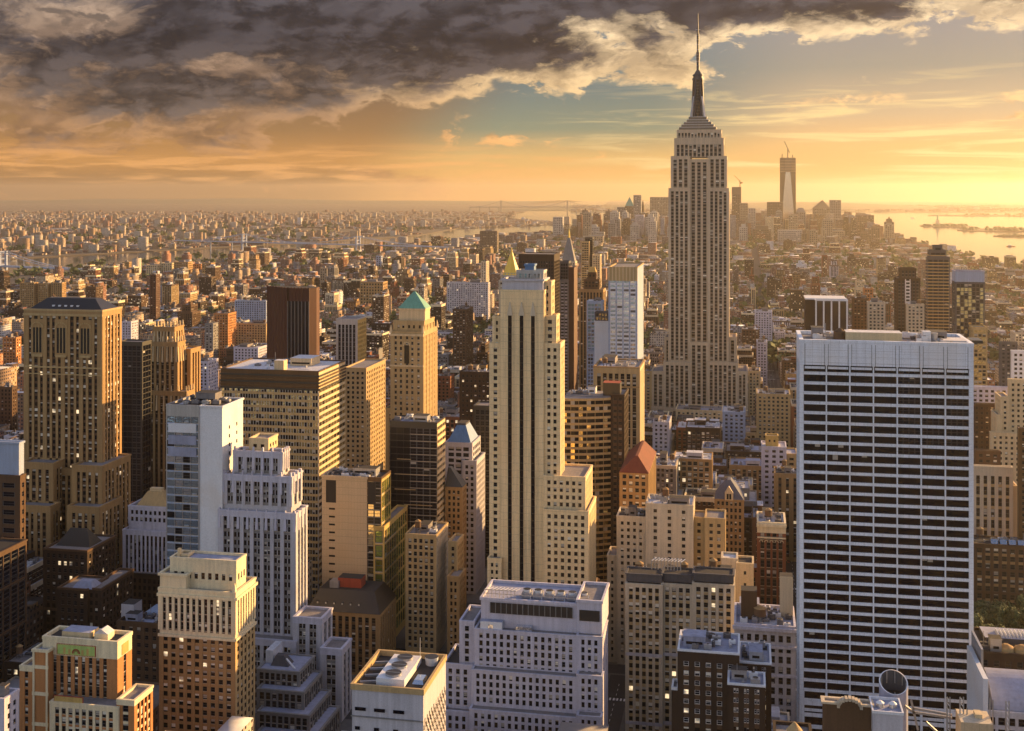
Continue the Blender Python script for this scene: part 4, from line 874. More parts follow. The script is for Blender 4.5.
b.w.prism(P4, 0, zt, 'rust_metal', 'tar'); b.px0, b.px1 = 268, 317
def rib(P, Q, n, m, zt, d=.5, z0=0, w=.55):
    for i in range(n + 1):
        f = i / n; X = P[0] + (Q[0] - P[0]) * f; Yv = P[1] + (Q[1] - P[1]) * f; b.w.prism([(X - w, Yv - d), (X + w, Yv - d), (X + w, Yv + .3), (X - w, Yv + .3)], z0, zt + .6, m)
rib(P4[0], P4[1], 7, 'rust_metal', zt); rib(P4[1], P4[2], 6, 'rust_metal', zt); 
b.w.box(xb + .8, xc - .8, Y - .3, Y, 0, zt - 12, 'black_glass')
for i in range(7): X = xb + (xc - xb) * i / 6; b.w.box(X - .25, X + .25, Y - .9, Y, 0, zt - 12, 'grey_stone')
b.done('dark rust-brown faceted tower standing alone behind the office slab', OFF, vis=355)
Y = 1000; b = B_('dark_green_ribbed_block', 350, Y); t = T_(b, 337, 357, 320, Y, S(3.2, 3.9, .3, .2, 'steel', 'dark_grey', pd=.6, top=4, gl='dark', side_W=S(3, 3.9, .5, .4, 'yellow_terra', top=3)), back=366); b.done('dark ribbed block with a sunlit yellow right side', OFF, vis=360)  # yellow on the west face paints in the golden sunlight there
Y = 850; b = B_('sunlit_cream_block', 362, Y); t = T_(b, 345, 366, 369, Y, S(4, 3.6, .5, .45, 'buff', top=2), back=385); b.done('cream block with a long sunlit side beside the office slab', 'apartment building', vis=440)
Y = 640; b = B_('tiered_domed_building', 148, Y)
t = T_(b, 124, 168, 532, Y, S(2.6, 8, .42, .2, 'white_stone', 'dark_grey', pd=.6, top=2, gl='std'), dm=24); t1 = T_(b, 129, 168, 508, Y + 3, S(2.8, 4, .45, .4, 'white_stone', top=1.5), dm=18, z0=t[4]); q = b.part('domed_roof')
q.frus(t1[0] + 3, t1[1] - 2, t1[2] + 3, t1[3] - 2, t1[4] + .2, t1[0] + 8, t1[1] - 7, t1[2] + 7, t1[3] - 6, Zat(491, t1[0], Y + 9), 'buff'); q.box(t1[0] + 9, t1[1] - 8, t1[2] + 8, t1[3] - 7, Zat(491, t1[0], Y + 9), Zat(488, t1[0], Y + 9), 'cream')
T_(b, 112, 168, 575, Y - 6, S(3, 4, .45, .4, 'dark_brown', gl='dark'), dm=24)
b.done('white tiered building with a low tan dome below the blue glass block', 'office building', vis=600)
Y = 553; b = B_('blue_roofed_annex', 12, Y); t = T_(b, -40, 20, 476, Y, S(12, 4.6, .35, .45, 'brown', top=3, gl='dark'), back=25); T_(b, -40, 19, 443, Y + 1.5, S(60, 400, .9, .5, 'stone_blue', top=1), back=24, z0=t[4] + .2, roof='stone_blue'); b.done('grey building with a pale blue metal top at the left edge', 'office building', vis=540)
b = B_('black_grid_building', 5, 480); Ya, Yb_ = 470, 546; xw = Xat(26, Yb_); zt = Zat(541, xw, Yb_)
b.tier(xw - 60, xw, Ya, Yb_, 0, zt, S(6, 4.4, .09, .12, 'brown', 'black_metal', gl='blk', top=1.6, pd=.5), 'NW', roof='tar', par=.8); b.px0 = -60; b.px1 = 28
for k in range(3): b.strip(b.face(xw - 60, xw, Ya, Yb_, 'W'), 0, Yb_ - Ya, zt - 18 - k * 22, zt - 17 - k * 22, .7, 'brown', .5)
b.done('black glass building ribbed with thin brown bars, at the left edge', OFF, vis=690)
Y = 580; b = B_('dark_mansard_hotel', 80, Y)
mh = S(3.4, 3.8, .45, .4, 'dark_brown', 'dark_brown', gl='glow', top=1.6, band=8, bm='brown', corner=1)
t = T_(b, 44, 87, 551, Y, mh, back=115, parm='brown'); q = b.part('mansard_roof'); q.frus(t[0] + 2, t[0] + 22, t[2] + 8, t[3] - 8, t[4], t[0] + 7, t[0] + 17, t[2] + 14, t[3] - 14, Zat(524, t[0], Y + 20), 'black_metal')
T_(b, 87.2, 101, 590, Y - 20, mh, back=133, parm='brown', sides='NW'); u = T_(b, 58, 87, 590, Y - 22, mh, dm=20, parm='brown'); q = b.part('pavilion_roof'); q.frus(u[1] - 9, u[1] + 2, u[2] + 1, u[2] + 11, u[4] + .6, u[1] - 7, u[1], u[2] + 4, u[2] + 8, u[4] + 3.6, 'silver_roof')
b.clutter(t[0] + 22, t[1], t[2], t[3], t[4], 6, 0)
b.done('dark old hotel with a black mansard roof and glowing windows', 'hotel', vis=640)
Y = 540; b = B_('grey_loft_building', 140, Y); t = T_(b, 118, 160, 624, Y, S(4, 3.8, .5, .45, 'brown', 'brown', top=1.5), back=173, roof='tar'); q = b.part('roof_house'); q.box(Xat(112, Y + 6) + 5, Xat(134, Y + 6), Y + 6, Y + 14, t[4], Zat(604, t[0], Y + 6), 'pale_stone', 'tar')
q = b.part('skylight'); q.box(Xat(145, Y + 12), Xat(160, Y + 12), Y + 12, Y + 24, t[4], t[4] + 1.5, 'stone_blue'); b.clutter(t[0], t[1], t[2], t[3], t[4], 8, 0, 'silver_roof'); b.done('low dark loft building with roof ducts behind the green panelled one', 'office building', vis=680)
Y = 400; b = B_('white_low_building', 6, Y); t = T_(b, -20, 4, 700, Y, S(4, 3.6, .5, .45, 'white_stone'), back=18, roof='silver_roof'); b.clutter(t[0], t[1], t[2], t[3], t[4], 4, 0); b.done('small white building in the bottom left corner', 'office building', vis=731)
for l, r, top, Y, back, mat, lab, nm, vv in (
        (205, 213, 324, 1150, 218, 'grey_stone', 'slim grey apartment tower behind the buttressed brown tower', 'apartment_tower', 350),
        (214, 228, 314, 1180, 236, 'orange_brick', 'orange brick apartment tower right of the slim grey one', 'apartment_tower', 345),
        (192, 208, 362, 960, 218, 'white_stone', 'white balconied apartment block left of the banded office slab', 'apartment_building', 395),
        (234, 258, 348, 900, 271, 'white_stone', 'white stepped building just behind the banded office slab', 'apartment_building', 362),
        (235, 266, 301, 1700, 269, 'stone_blue', 'wide blue-grey hospital slab left of the rust tower', 'hospital_building', 315),
        (235, 266, 324, 1350, 270, 'buff', 'buff triple block in front of the blue-grey hospital slab', 'apartment_building', 340),
        (122, 131, 322, 1100, 138, 'white_stone', 'white tower just right of the hip-roofed tower', 'apartment_tower', 342),
        (20, 34, 283, 1900, 38, 'tan', 'leftmost tan housing tower above the hip-roofed tower', 'housing_tower', 296),
        (38, 48, 284, 1880, 51, 'tan', 'middle tan housing tower above the hip-roofed tower', 'housing_tower', 296),
        (51, 62, 283, 1860, 66, 'tan', 'rightmost tan housing tower above the hip-roofed tower', 'housing_tower', 296),
        (150, 156, 275, 1900, 160, 'rust_metal', 'single dark red housing tower above the black slab tower', 'housing_tower', 300),
        (453, 466, 310, 1200, 473, 'brown', 'dark brown tower with a golden side, left of the striped tower', 'apartment_tower', 365),
        (437, 450, 377, 900, 454, 'red_brick', 'red brick block right of the green pyramid tower', 'apartment_building', 400),
        (346, 354, 434, 1000, 358, 'red_tile', 'small bright red building in the street right of the office slab', 'row_house', 446), (351, 360, 448, 900, 364, 'red_tile', 'lower bright red building just below its red neighbour', 'row_house', 460),
        (447, 488, 283, 1600, 490, 'pale_stone', 'long pale office building with many windows on the plain', 'office_building', 298),
        (481, 486, 262, 1700, 489, 'limestone', 'slim pale tower above the long pale office building', 'office_tower', 283),
        (3, 16, 338, 1000, 21, 'orange_brick', 'orange tower at the left edge beside the hip-roofed tower', 'apartment_tower', 360),
        (0, 12, 388, 800, 17, 'brown', 'brown balconied block at the left edge', 'apartment_building', 430),
        (645, 651.5, 372, 1250, 657, 'buff', 'buff building at the left foot of the spired skyscraper', 'office_building', 400),
        (653, 669, 423, 900, 671, 'pale_stone', 'pale piered building in front of the spired skyscraper', 'office_building', 455),
        (676, 722, 411, 1100, 723, 'cream', 'low cream bank hall with a white roof before the spired skyscraper', 'office_building', 420),
        (723, 745, 413, 1050, 746, 'stone_blue', 'pale green-roofed hall beside the low cream bank hall', 'office_building', 440),
        (748.5, 760, 372, 1150, 762, 'cream', 'cream building right of the foot of the spired skyscraper', 'office_building', 395),
        (742, 759, 330, 1500, 761, 'brown', 'brown gridded loft right of the spired skyscraper', 'loft_building', 345),
        (757, 767, 343, 1400, 769, 'white_stone', 'white-sided loft behind the cream building by the avenue', 'loft_building', 360),
        (757, 790, 395, 1150, 792, 'buff', 'wide buff loft between the spired skyscraper and the gridded tower', 'loft_building', 440),
        (755, 772, 312, 1750, 774, 'white_stone', 'white columned building on the plain right of the spired skyscraper', 'office_building', 325)):
    Y = 306000 / (vv - 192 + 30) / (CT - wdir(l) * ST)
    b = B_(nm, (l + r) / 2, Y); b.rng = random.Random(l * 31 + r)
    if 640 < l < 820: back = None
    t = T_(b, l, r, top, Y, S(4.2, 3.6, .5, .45, mat, gl='lively' if b.rng.random() < .3 else 'std', top=1.5), back=back, roof=b.rng.choice(['tar', 'gravel', 'pale_roof', 'white_roof']))
    b.clutter(t[0], t[1], t[2], t[3], t[4], 3, 1); b.done(lab, nm.replace('_', ' '), vis=vv)

# ================= centre, behind the striped tower
Y = 1500; b = B_('gold_pyramid_tower', 510, Y); t = T_(b, 499, 523, 281, Y, S(4, 4, .5, .4, 'limestone'), dm=40); t1 = T_(b, 501, 519, 276, Y + 6, S(4, 4, .5, .4, 'limestone', top=1), dm=24, z0=t[4])
p = b.part('pyramid_roof'); xm = (t1[0] + t1[1]) / 2; p.cyl(xm, Y + 17, 12, 1.2, t1[4], Zat(252, xm, Y + 17), 8, 'gold_leaf'); p.cyl(xm, Y + 17, 1.4, .2, Zat(252, xm, Y + 17), Zat(247, xm, Y + 17), 6, 'gold_leaf')
for q_ in ((t1[0], t1[2]), (t1[1], t1[2])): f_ = b.part('finial'); f_.frus(q_[0] - 1, q_[0] + 1, q_[1] - 1, q_[1] + 1, t1[4], q_[0] - .2, q_[0] + .2, q_[1] - .2, q_[1] + .2, t1[4] + 7, 'limestone')
b.done('pale tower with a gold octagonal pyramid behind the striped tower', OFF, vis=278)
Y = 1350; b = B_('dark_box_tower', 538, Y); t = T_(b, 519, 554, 255, Y, S(3, 3.9, .25, .3, 'dark_brown', 'dark_brown', gl='dark', top=7), back=559.5); b.done('flat-topped dark box tower right of the gold pyramid', OFF, vis=345)
Y = 1420; b = B_('dark_red_slab', 567, Y); T_(b, 560, 568.5, 262, Y + 20, S(3, 3.9, .2, .3, 'dark_grey', gl='dark'), dm=20); T_(b, 568.6, 574, 268, Y, S(30, 400, .8, .8, 'rust_metal'), back=577.5); T_(b, 560, 568.5, 281, Y, S(4, 3.9, .3, .5, 'grey_stone', 'pale_stone'), dm=18); b.done('slim dark tower with a red blank wall', OFF, vis=400)
Y = 2000; b = B_('pointed_clock_tower', 568, Y); t = T_(b, 561, 575, 262, Y, S(4, 4, .5, .4, 'limestone'), dm=24); p = b.part('spire'); xm = (t[0] + t[1]) / 2; p.frus(t[0] + .5, t[1] - .5, t[2] + .5, t[3] - .5, t[4], xm - 2.2, xm + 2.2, Y + 10, Y + 14, Zat(238, xm, Y), 'grey_stone'); p.cyl(xm, Y + 12, 2, 1.4, Zat(238, xm, Y), Zat(233, xm, Y), 8, 'gold_leaf'); p.cyl(xm, Y + 12, 1.2, .1, Zat(233, xm, Y), Zat(228, xm, Y), 8, 'gold_leaf')
b.done('pale clock tower ending in a pointed spire', OFF, vis=280)
Y = 2100; b = B_('slim_glass_tower', 587, Y); T_(b, 585, 592.5, 238, Y + 12, S(4, 4, .1, .2, 'black_metal', gl='dark'), dm=12); T_(b, 581.5, 589, 242, Y, S(4, 4, .2, .45, 'buff'), dm=12); T_(b, 592.5, 600, 255, Y + 4, S(4, 4, .5, .4, 'cream'), dm=20); b.done('slim beige and black tower beyond the clock tower', OFF, vis=290)
Y = 1500; b = B_('ornate_brown_tower', 591, Y); t = T_(b, 579.5, 603, 290, Y, S(4, 4, .4, .35, 'tan', 'dark_brown', top=3), dm=26); t1 = T_(b, 584, 599, 280, Y + 4, S(4, 4, .4, .35, 'brown'), dm=16, z0=t[4]); t2 = T_(b, 588, 596, 273, Y + 7, S(4, 4, .4, .35, 'brown'), dm=10, z0=t1[4]); p = b.part('gilded_cap'); p.frus(t2[0], t2[1], t2[2], t2[3], t2[4] + 1, t2[0] + 2, t2[1] - 2, t2[2] + 3, t2[3] - 3, Zat(267, t2[0], Y + 8), 'yellow_terra'); b.done('ornate brown tower with a small yellow cap', OFF, vis=300)
Y = 1230; b = B_('cyan_glass_tower', 594, Y); t = T_(b, 587, 602, 302, Y, S(3.4, 3.8, .2, .3, 'stone_blue', gl='cyan', top=2), dm=16, roof='white_roof'); b.clutter(t[0], t[1], t[2], t[3], t[4], 3, 0); T_(b, 587, 594, 352, Y - 12, S(3.4, 3.8, .2, .3, 'stone_blue', gl='blue'), dm=12); b.done('cyan glass tower behind the blank white strip building', OFF, vis=380)
Y = 1170; b = B_('blank_white_tower', 601, Y); t = T_(b, 594.5, 608, 322, Y, S(60, 400, .9, .9, 'white_panel', side_W=S(3, 3.8, .4, .4, 'white_panel')), dm=16); T_(b, 595, 608, 313, Y + 2, S(3, 3.8, .3, .3, 'dark_grey', gl='gold', top=.5), dm=12, z0=t[4]); b.done('narrow blank white tower with a dark rooftop', OFF, vis=375)
Y = 1120; b = B_('checkered_blue_tower', 625, Y, 'white_metal')
ck = S(5.6, 3.9, .16, .46, 'stone_blue', 'white_panel', pd=.5, sd=.2, top=12, gl='blue', corner=.6, tm='buff', side_W=S(60, 400, .9, .9, 'cream', top=3))  # cream west wall carries the evening sunlight in its colour
t = T_(b, 609, 637, 268, Y, ck, back=643.5); fr = b.face(*t[:4], 'N')
for i in range(9): u = fr[3] * i / 8; b.strip(fr, u - .5, u + .5, t[4] - 12, t[4] + 1.5, .9, 'cream', .5)
b.done('blue and white gridded tower with a beige crown and sunlit golden side', OFF, vis=368)

# ================= right side mid distance
Y = 1300; b = B_('white_finned_block', 829, Y); t = T_(b, 816, 847, 301, Y, S(6.5, 400, .13, .1, 'white_panel', top=2, pd=.9, sd=.1, cm='black_metal'), dm=30)
b.w.box(t[0] - 10, t[0] - .02, Y + 14, Y + 50, 0, t[4] - .3, 'dark_brown', 'white_roof'); b.w.box(t[0] + .3, t[1] - .3, Y - .1, Y - .01, 0, t[4] - 2.2, 'dark_brown')
for k in range(5): X = t[0] + (t[1] - t[0]) * k / 4; b.w.box(X - .8, X + .8, Y - 1.2, Y - .1, 0, t[4] - .2, 'white_panel')
b.w.box(t[0] - 10.5, t[1] + .5, Y + 12, Y + 50.4, t[4] + .1, t[4] + 1.5, 'white_panel')
b.done('dark block with white vertical fins behind the gridded tower', OFF, vis=335)
for l, r, top, Y, back, mat, lab, nm, vv in (
        (853, 868, 299, 1400, 852, 'brown', 'brown apartment block next to the white finned block', 'apartment_building', 334), (864, 873, 289, 1700, 863, 'orange_brick', 'orange brick tower peeking over the brown apartment block', 'apartment_tower', 300),
        (868, 885, 303, 1350, 867, 'limestone', 'pale balconied apartment block right of the brown one', 'apartment_building', 334), (907, 924, 305, 1350, 906, 'limestone', 'pale apartment block standing before the black stepped tower', 'apartment_building', 334),
        (1000, 1017, 343, 1150, 999, 'dark_grey', 'dark block near the right edge', 'office_building', 370), (1012, 1040, 352, 1000, 1011, 'white_panel', 'white block at the right edge', 'office_building', 385),
        (971, 1008, 388, 980, 970, 'white_stone', 'low white-roofed building right of the gridded tower', 'office_building', 400), (976, 1000, 452, 850, 975, 'brown', 'small brown building with dark roof tanks right of the gridded tower', 'office_building', 470),
        (1019, 1050, 430, 790, 1018, 'bronze', 'bronze tower cut by the right edge', 'office_tower', 540), (973, 996, 405, 940, 972, 'dark_brown', 'dark loft below the low white-roofed building', 'loft_building', 450)):
    b = B_(nm, (l + r) / 2, Y); b.rng = random.Random(l * 31 + r)
    t = T_(b, l, r, top, Y, S(4.0, 3.6, .45, .45, mat, gl='std', top=1.5), back=back, roof=b.rng.choice(['tar', 'gravel', 'white_roof']) if mat != 'white_stone' else 'white_roof'); b.clutter(t[0], t[1], t[2], t[3], t[4], 4, 1); b.done(lab, nm.replace('_', ' '), vis=vv)
Y = 1480; b = B_('black_stepped_tower', 908, Y); k_ = S(4, 4, .3, .3, 'dark_brown', 'dark_grey', gl='dark'); t = T_(b, 897, 920, 279, Y, k_, dm=26); T_(b, 900.5, 916, 269, Y + 4, k_, dm=18, z0=t[4]); T_(b, 916, 928, 301, Y - 8, k_, dm=24); q = b.part('white_strip'); q.box(Xat(905, Y), Xat(910.5, Y), Y - .7, Y - .4, Zat(304, t[0], Y), Zat(279, t[0], Y), 'white_panel')
for k in range(7): q.box(Xat(906, Y), Xat(909.5, Y), Y - .8, Y - .7, Zat(301 - k * 3.4, t[0], Y), Zat(299.2 - k * 3.4, t[0], Y), 'black_glass')
b.done('black stepped tower with a white window strip', OFF, vis=334)
Y = 1400; b = B_('banded_residential_tower', 938, Y); k_ = S(5, 3.6, .06, .3, 'dark_grey', 'buff', gl='dark', top=2, sd=.5, pd=.3); t = T_(b, 927, 949.5, 258, Y, k_, back=926); T_(b, 930, 946, 251, Y + 4, k_, dm=18, z0=t[4]); T_(b, 934, 942, 246, Y + 6, k_, dm=10, z0=t[4]); b.done('tall dark tower with thin gold bands, highest on the right', 'apartment tower', vis=334)
Y = 1250; b = B_('reflective_glass_tower', 970, Y); t = T_(b, 955.5, 984.5, 283, Y, S(3.5, 3.8, .08, .12, 'dark_grey', gl='office', top=1), dm=20); T_(b, 955.5, 984.5, 272, Y - .2, S(80, 400, .9, .9, 'silver_roof', cm='stone_blue'), dm=20, z0=t[4] + .1); T_(b, 973, 987, 328, Y - 20, S(3.5, 3.8, .2, .3, 'buff', gl='office', cm='buff'), dm=18); b.done('dark reflective glass tower with a pale blue top band', OFF, vis=380)
Y = 900; b = B_('cream_setback_building', 1010, Y); cb = S(3.9, 3.7, .55, .5, 'cream', gl='std')
T_(b, 1009, 1050, 381, Y + 8, cb, back=1008); T_(b, 1001, 1009, 398, Y + 6, cb, dm=20); T_(b, 997, 1001, 416, Y + 4, cb, dm=20); T_(b, 991, 1050, 434, Y, cb, dm=4, par=.5); b.done('large cream building with many setbacks at the right edge', 'apartment building', vis=540)
Y = 810; b = B_('pale_flat_topped_building', 995, Y); t = T_(b, 973, 1012.5, 468, Y, S(4.4, 7, .5, .25, 'limestone', 'buff', gl='std', top=5), back=972); T_(b, 1012.5, 1017, 487, Y + 2, cb, dm=20); T_(b, 1017, 1021, 500, Y + 3, cb, dm=20); b.clutter(t[0], t[1], t[2], t[3], t[4], 4, 0); b.done('pale flat-topped building with tall windows below the cream setbacks', 'office building', vis=540)
Y = 768; b = B_('skylit_brown_club', 1000, Y); t = T_(b, 974, 1060, 547, Y, S(4.6, 4.6, .4, .35, 'brown', 'tan', gl='std', top=1.5, band=3), dm=18, roof='tar')
for k in range(4): q = b.part('skylight'); X = Xat(991 + k * 9, Y + 3); q.frus(X, X + 4, Y + 2, Y + 6, t[4], X, X + 4, Y + 4, Y + 6, t[4] + 3, 'blue_glass')
b.clutter(t[0], t[1], Y + 6, Y + 18, t[4], 6, 1); b.done('brown building with blue roof skylights overlooking the park', 'office building', vis=590)
# bottom right
Y = 480; b = B_('skylight_roofed_hall', 1010, Y); t = T_(b, 977, 1075, 657, Y, S(4, 4, .5, .4, 'dark_brown', top=2), dm=26, roof='tar'); q = b.part('skylight'); x_ = Xat(984, Y + 14)
q.box(x_, x_ + 22, Y + 12, Y + 24, t[4], t[4] + 2.2, 'dark_grey', 'silver_roof')
for k in range(12): q.frus(x_ + 5 + k * 1.4, x_ + 5.9 + k * 1.4, Y + 13, Y + 20, t[4] + 2.2, x_ + 5.3 + k * 1.4, x_ + 5.5 + k * 1.4, Y + 13, Y + 20, t[4] + 3.3, 'white_metal')
for k in range(2): d_ = b.part('roof_dome'); X = Xat(1006 + k * 16, Y + 5); d_.cyl(X, Y + 5, 3.0, 2.8, t[4], t[4] + 1.6, 16, 'buff'); d_.cyl(X, Y + 5, 2.8, .8, t[4] + 1.6, t[4] + 2.7, 16, 'tan')
b.clutter(t[0] + 1, t[0] + 12, Y + 1, Y + 12, t[4], 8, 0, 'steel'); b.done('dark hall with a toothed white skylight and two tan roof domes', 'hall', vis=731)
Y = 425; b = B_('vaulted_roof_building', 1010, Y); t = T_(b, 984, 1060, 716, Y, S(3.2, 4, .3, .35, 'pale_stone', top=1, gl='blk'), dm=30, roof='tar'); q = b.part('vault_roof'); x0_, x1_ = t[0] + 3, t[1]
pr = None
for i in range(13):
    a = math.pi * (.5 - i / 24); yy = t[2] + 14 - 13 * math.sin(a) ; zz = t[4] + 8 * math.cos(a)
    a = math.pi * i / 24; yy = t[2] + 1 + 16 * (1 - math.cos(a)); zz = t[4] + 9 * math.sin(a)
    if pr: q.quad((x0_, pr[0], pr[1]), (x1_, pr[0], pr[1]), (x1_, yy, zz), (x0_, yy, zz), 'silver_roof'); q.quad((x0_, pr[0], t[4]), (x0_, pr[0], pr[1]), (x0_, yy, zz), (x0_, yy, t[4]), 'silver_roof')
    pr = (yy, zz)
q.quad((x1_, pr[0], t[4]), (x0_, pr[0], t[4]), (x0_, pr[0], pr[1]), (x1_, pr[0], pr[1]), 'silver_roof')
q = b.part('fin_wall'); q.box(t[0] - 1, t[0] + .6, t[2] - 4, t[2] + 26, 0, t[4] + 13, 'white_metal'); q.box(t[0] + 1.2, t[0] + 2, t[2] + 12, t[2] + 30, 0, t[4] + 17, 'steel')
b.done('building with a curved lavender vault roof in the lower right corner', 'office building', vis=731)
Y = 322; b = B_('plant_roof_building', 880, Y)
bq = S(4, 4, .5, .4, 'brown', top=1.2); t = T_(b, 822, 985, 800, Y + 6, bq, dm=20, roof='tar'); zz = t[4]
u = T_(b, 823, 872.5, 705, Y + 4, S(60, 400, .9, .9, 'brown', tm='limestone', top=1), dm=3, par=.5); q = b.part('parapet_arch'); xm = Xat(850, Y + 3)
for a in range(11): a0 = math.pi * a / 10; q.box(xm + 2.9 * math.cos(a0) - .35, xm + 2.9 * math.cos(a0) + .35, Y + 3, Y + 5, u[4] - .6 + 1.9 * math.sin(a0), u[4] + .2 + 1.9 * math.sin(a0), 'limestone')
q.box(xm - 2.2, xm + 2.2, Y + 3.3, Y + 4.5, u[4], u[4] + .9, 'brown')
q = b.part('plant_room'); xa, xb = Xat(873, Y), Xat(903, Y); z2 = Zat(713, xa, Y); q.box(xa, xb, Y, Y + 9, zz - 3, z2, 'pale_stone', 'silver_roof')
for e in ((xa - .2, xb + .2, Y - .2, Y + .2), (xa - .2, xb + .2, Y + 8.8, Y + 9.2), (xa - .2, xa + .2, Y + .2, Y + 8.8), (xb - .2, xb + .2, Y + .2, Y + 8.8)): q.box(*e, z2, z2 + .7, 'white_metal')
for k in range(2): f_ = b.part('exhaust_fan'); X = xa + 2.2 + k * 3.2; f_.cyl(X, Y + 4.5, 1.0, .8, z2, z2 + 1.0, 12, 'steel'); f_.cyl(X, Y + 4.5, 1.1, .3, z2 + 1.0, z2 + 1.6, 12, 'white_metal')
q = b.part('vent_stack'); yc = Y + 14; xc_ = Xat(893.5, yc); rr = (Xat(908, yc) - Xat(879, yc)) / 2; zb_, zt_ = zz - 2, Zat(682, xc_, yc); n0 = 28
for i in range(n0):
    a0, a1_ = 2 * math.pi * i / n0, 2 * math.pi * (i + 1) / n0
    c = lambda a, r: (xc_ + r * math.cos(a), yc + r * math.sin(a)); sl_ = lambda a: zt_ + 1.9 * math.sin(a)
    A, B2 = c(a0, rr), c(a1_, rr); C, D = c(a0, rr - .35), c(a1_, rr - .35)
    q.quad((*A, zb_), (*B2, zb_), (*B2, sl_(a1_)), (*A, sl_(a0)), 'silver_roof'); q.quad((*A, sl_(a0)), (*B2, sl_(a1_)), (*D, sl_(a1_)), (*C, sl_(a0)), 'white_metal'); q.quad((*D, zb_), (*C, zb_), (*C, sl_(a0)), (*D, sl_(a1_)), 'dark_grey')
    if i % 3 == 0: q.bar((*c(a0, rr - .5), zt_ - 1.5), (*c(a0, rr - .5), sl_(a0)), .12, 'steel')
q.prism([(xc_ + (rr - .4) * math.cos(2 * math.pi * i / 20), yc + (rr - .4) * math.sin(2 * math.pi * i / 20)) for i in range(20)], zt_ - 4, zt_ - 3.5, 'black_metal')
q = b.part('truss')
def P_(px, py, Y): X = Xat(px, Y); return (X, Y, Zat(py, X, Y))
for a, c_ in (((913, 712), (952, 718)), ((913, 708), (952, 715)), ((911, 700), (918, 730)), ((926, 722), (940, 735)), ((905, 706), (913, 712))): q.bar(P_(*a, Y + 10), P_(*c_, Y + 10), .28, 'steel')
for px, pt in ((947, 697), (950, 697), (960, 697), (963.5, 697), (967, 708), (1006, 701), (1009, 701), (990, 698), (993, 700)): q.bar(P_(px, pt, Y + 5), P_(px, 740, Y + 5), .14, 'steel')
for pa, pb, p0 in ((947, 950, 697), (960, 963.5, 697), (1006, 1009, 701)):
    for k in range(8): q.bar(P_(pa, p0 + k * 5, Y + 5), P_(pb, p0 + 5 + k * 5, Y + 5), .09, 'white_metal')
q = b.part('roof_house'); X0, X1 = Xat(961, Y), Xat(993, Y); z2 = Zat(722, X0, Y); q.box(X0, X1, Y, Y + 8, zz - 4, z2, 'beige_panel', 'limestone'); q.box(X0 + 4, X1 - 2, Y + 3, Y + 6, z2, z2 + 1, 'cream')
b.done('rooftop crowded with a big open vent stack, fans and trusses', 'office building', vis=731)
Y = 380; b = B_('tank_roofed_house', 795, Y); t = T_(b, 775, 812, 745, Y, S(4, 4, .5, .4, 'dark_brown'), dm=14); q = b.part('water_tank'); X = Xat(794.5, Y + 5); q.cyl(X, Y + 5, 2.3, 2.3, t[4], Zat(730, X, Y + 5), 14, 'wood_tank'); q.cyl(X, Y + 5, 2.5, .3, Zat(730, X, Y + 5), Zat(722, X, Y + 5), 14, 'buff'); b.done('dark house whose tan conical tank roof shows at the bottom edge', 'office building', vis=731)
# ------------------------------------------------------------------ ground, water, far shore
def simple(name, col, rough=.9, noise=None, amt=.4):
    m, t, p = newmat(name); g = t.new('ShaderNodeNewGeometry')
    n = t.noise(g.outputs['Position'], noise or .02, 6, .65); f = t.m('ADD', 1 - amt, t.m('MULTIPLY', n, 2 * amt))
    t.l.new(t.mix(1.0, col, t.xyz(f, f, f), 'MULTIPLY'), p.inputs['Base Color']); p.inputs['Roughness'].default_value = rough
    MATS[name] = m; return m, t, p
simple('ground', (.07, .062, .055)); simple('asphalt', (.05, .05, .052), noise=.3); simple('paving', (.13, .125, .12), noise=.2); simple('paint', (.8, .8, .8), .6); simple('paint_yellow', (.75, .5, .08), .6)
simple('far_ground', (.11, .085, .06), noise=.004, amt=.7); simple('hill', (.06, .07, .04), noise=.002); simple('foliage', (.055, .085, .025), .8, .5, .6); simple('foliage_light', (.12, .15, .04), .8, .5, .6); simple('trunk', (.10, .07, .045), noise=1); simple('soil', (.06, .07, .035), noise=.2)
m, t, p = newmat('water'); MATS['water'] = m; g = t.new('ShaderNodeNewGeometry')
p.inputs['Base Color'].default_value = (.03, .045, .055, 1); p.inputs['Roughness'].default_value = .1; p.inputs['IOR'].default_value = 1.33
h = t.noise(g.outputs['Position'], .03, 8, .65); b_ = t.new('ShaderNodeBump'); b_.inputs['Strength'].default_value = .08; b_.inputs['Distance'].default_value = 1; t.l.new(h, b_.inputs['Height']); t.l.new(b_.outputs[0], p.inputs['Normal'])
def struct(b, name, kind='structure'): o = b.build(name); o['kind'] = kind; return o
w = MB(); w.quad((-36000, -1500, -3), (36000, -1500, -3), (36000, 34000, -3), (-36000, 34000, -3), 'water'); struct(w, 'water')
MAN = [(-1700, -200), (1500, -200), (1250, 2500), (1000, 3500), (850, 4400), (790, 6000), (720, 7200), (560, 7700), (200, 7950), (-300, 7800), (-900, 7100), (-1350, 6300), (-1550, 5600), (-1850, 4600), (-2150, 3700), (-2200, 3200), (-1950, 1500)]
w = MB(); w.prism(MAN, -4, 0, 'ground'); struct(w, 'ground')
BRK = [(-2700, -200), (-2500, 2000), (-2850, 3000), (-2850, 3900), (-2450, 5000), (-2100, 6000), (-1900, 6800), (-2000, 8200), (-1500, 9300), (-1600, 10000), (-2300, 11500), (-2700, 14000), (-3300, 20000), (-4500, 33500), (-35000, 33500), (-35000, -200)]
w = MB(); w.prism(BRK, -4, 0, 'far_ground'); struct(w, 'far_shore_land')
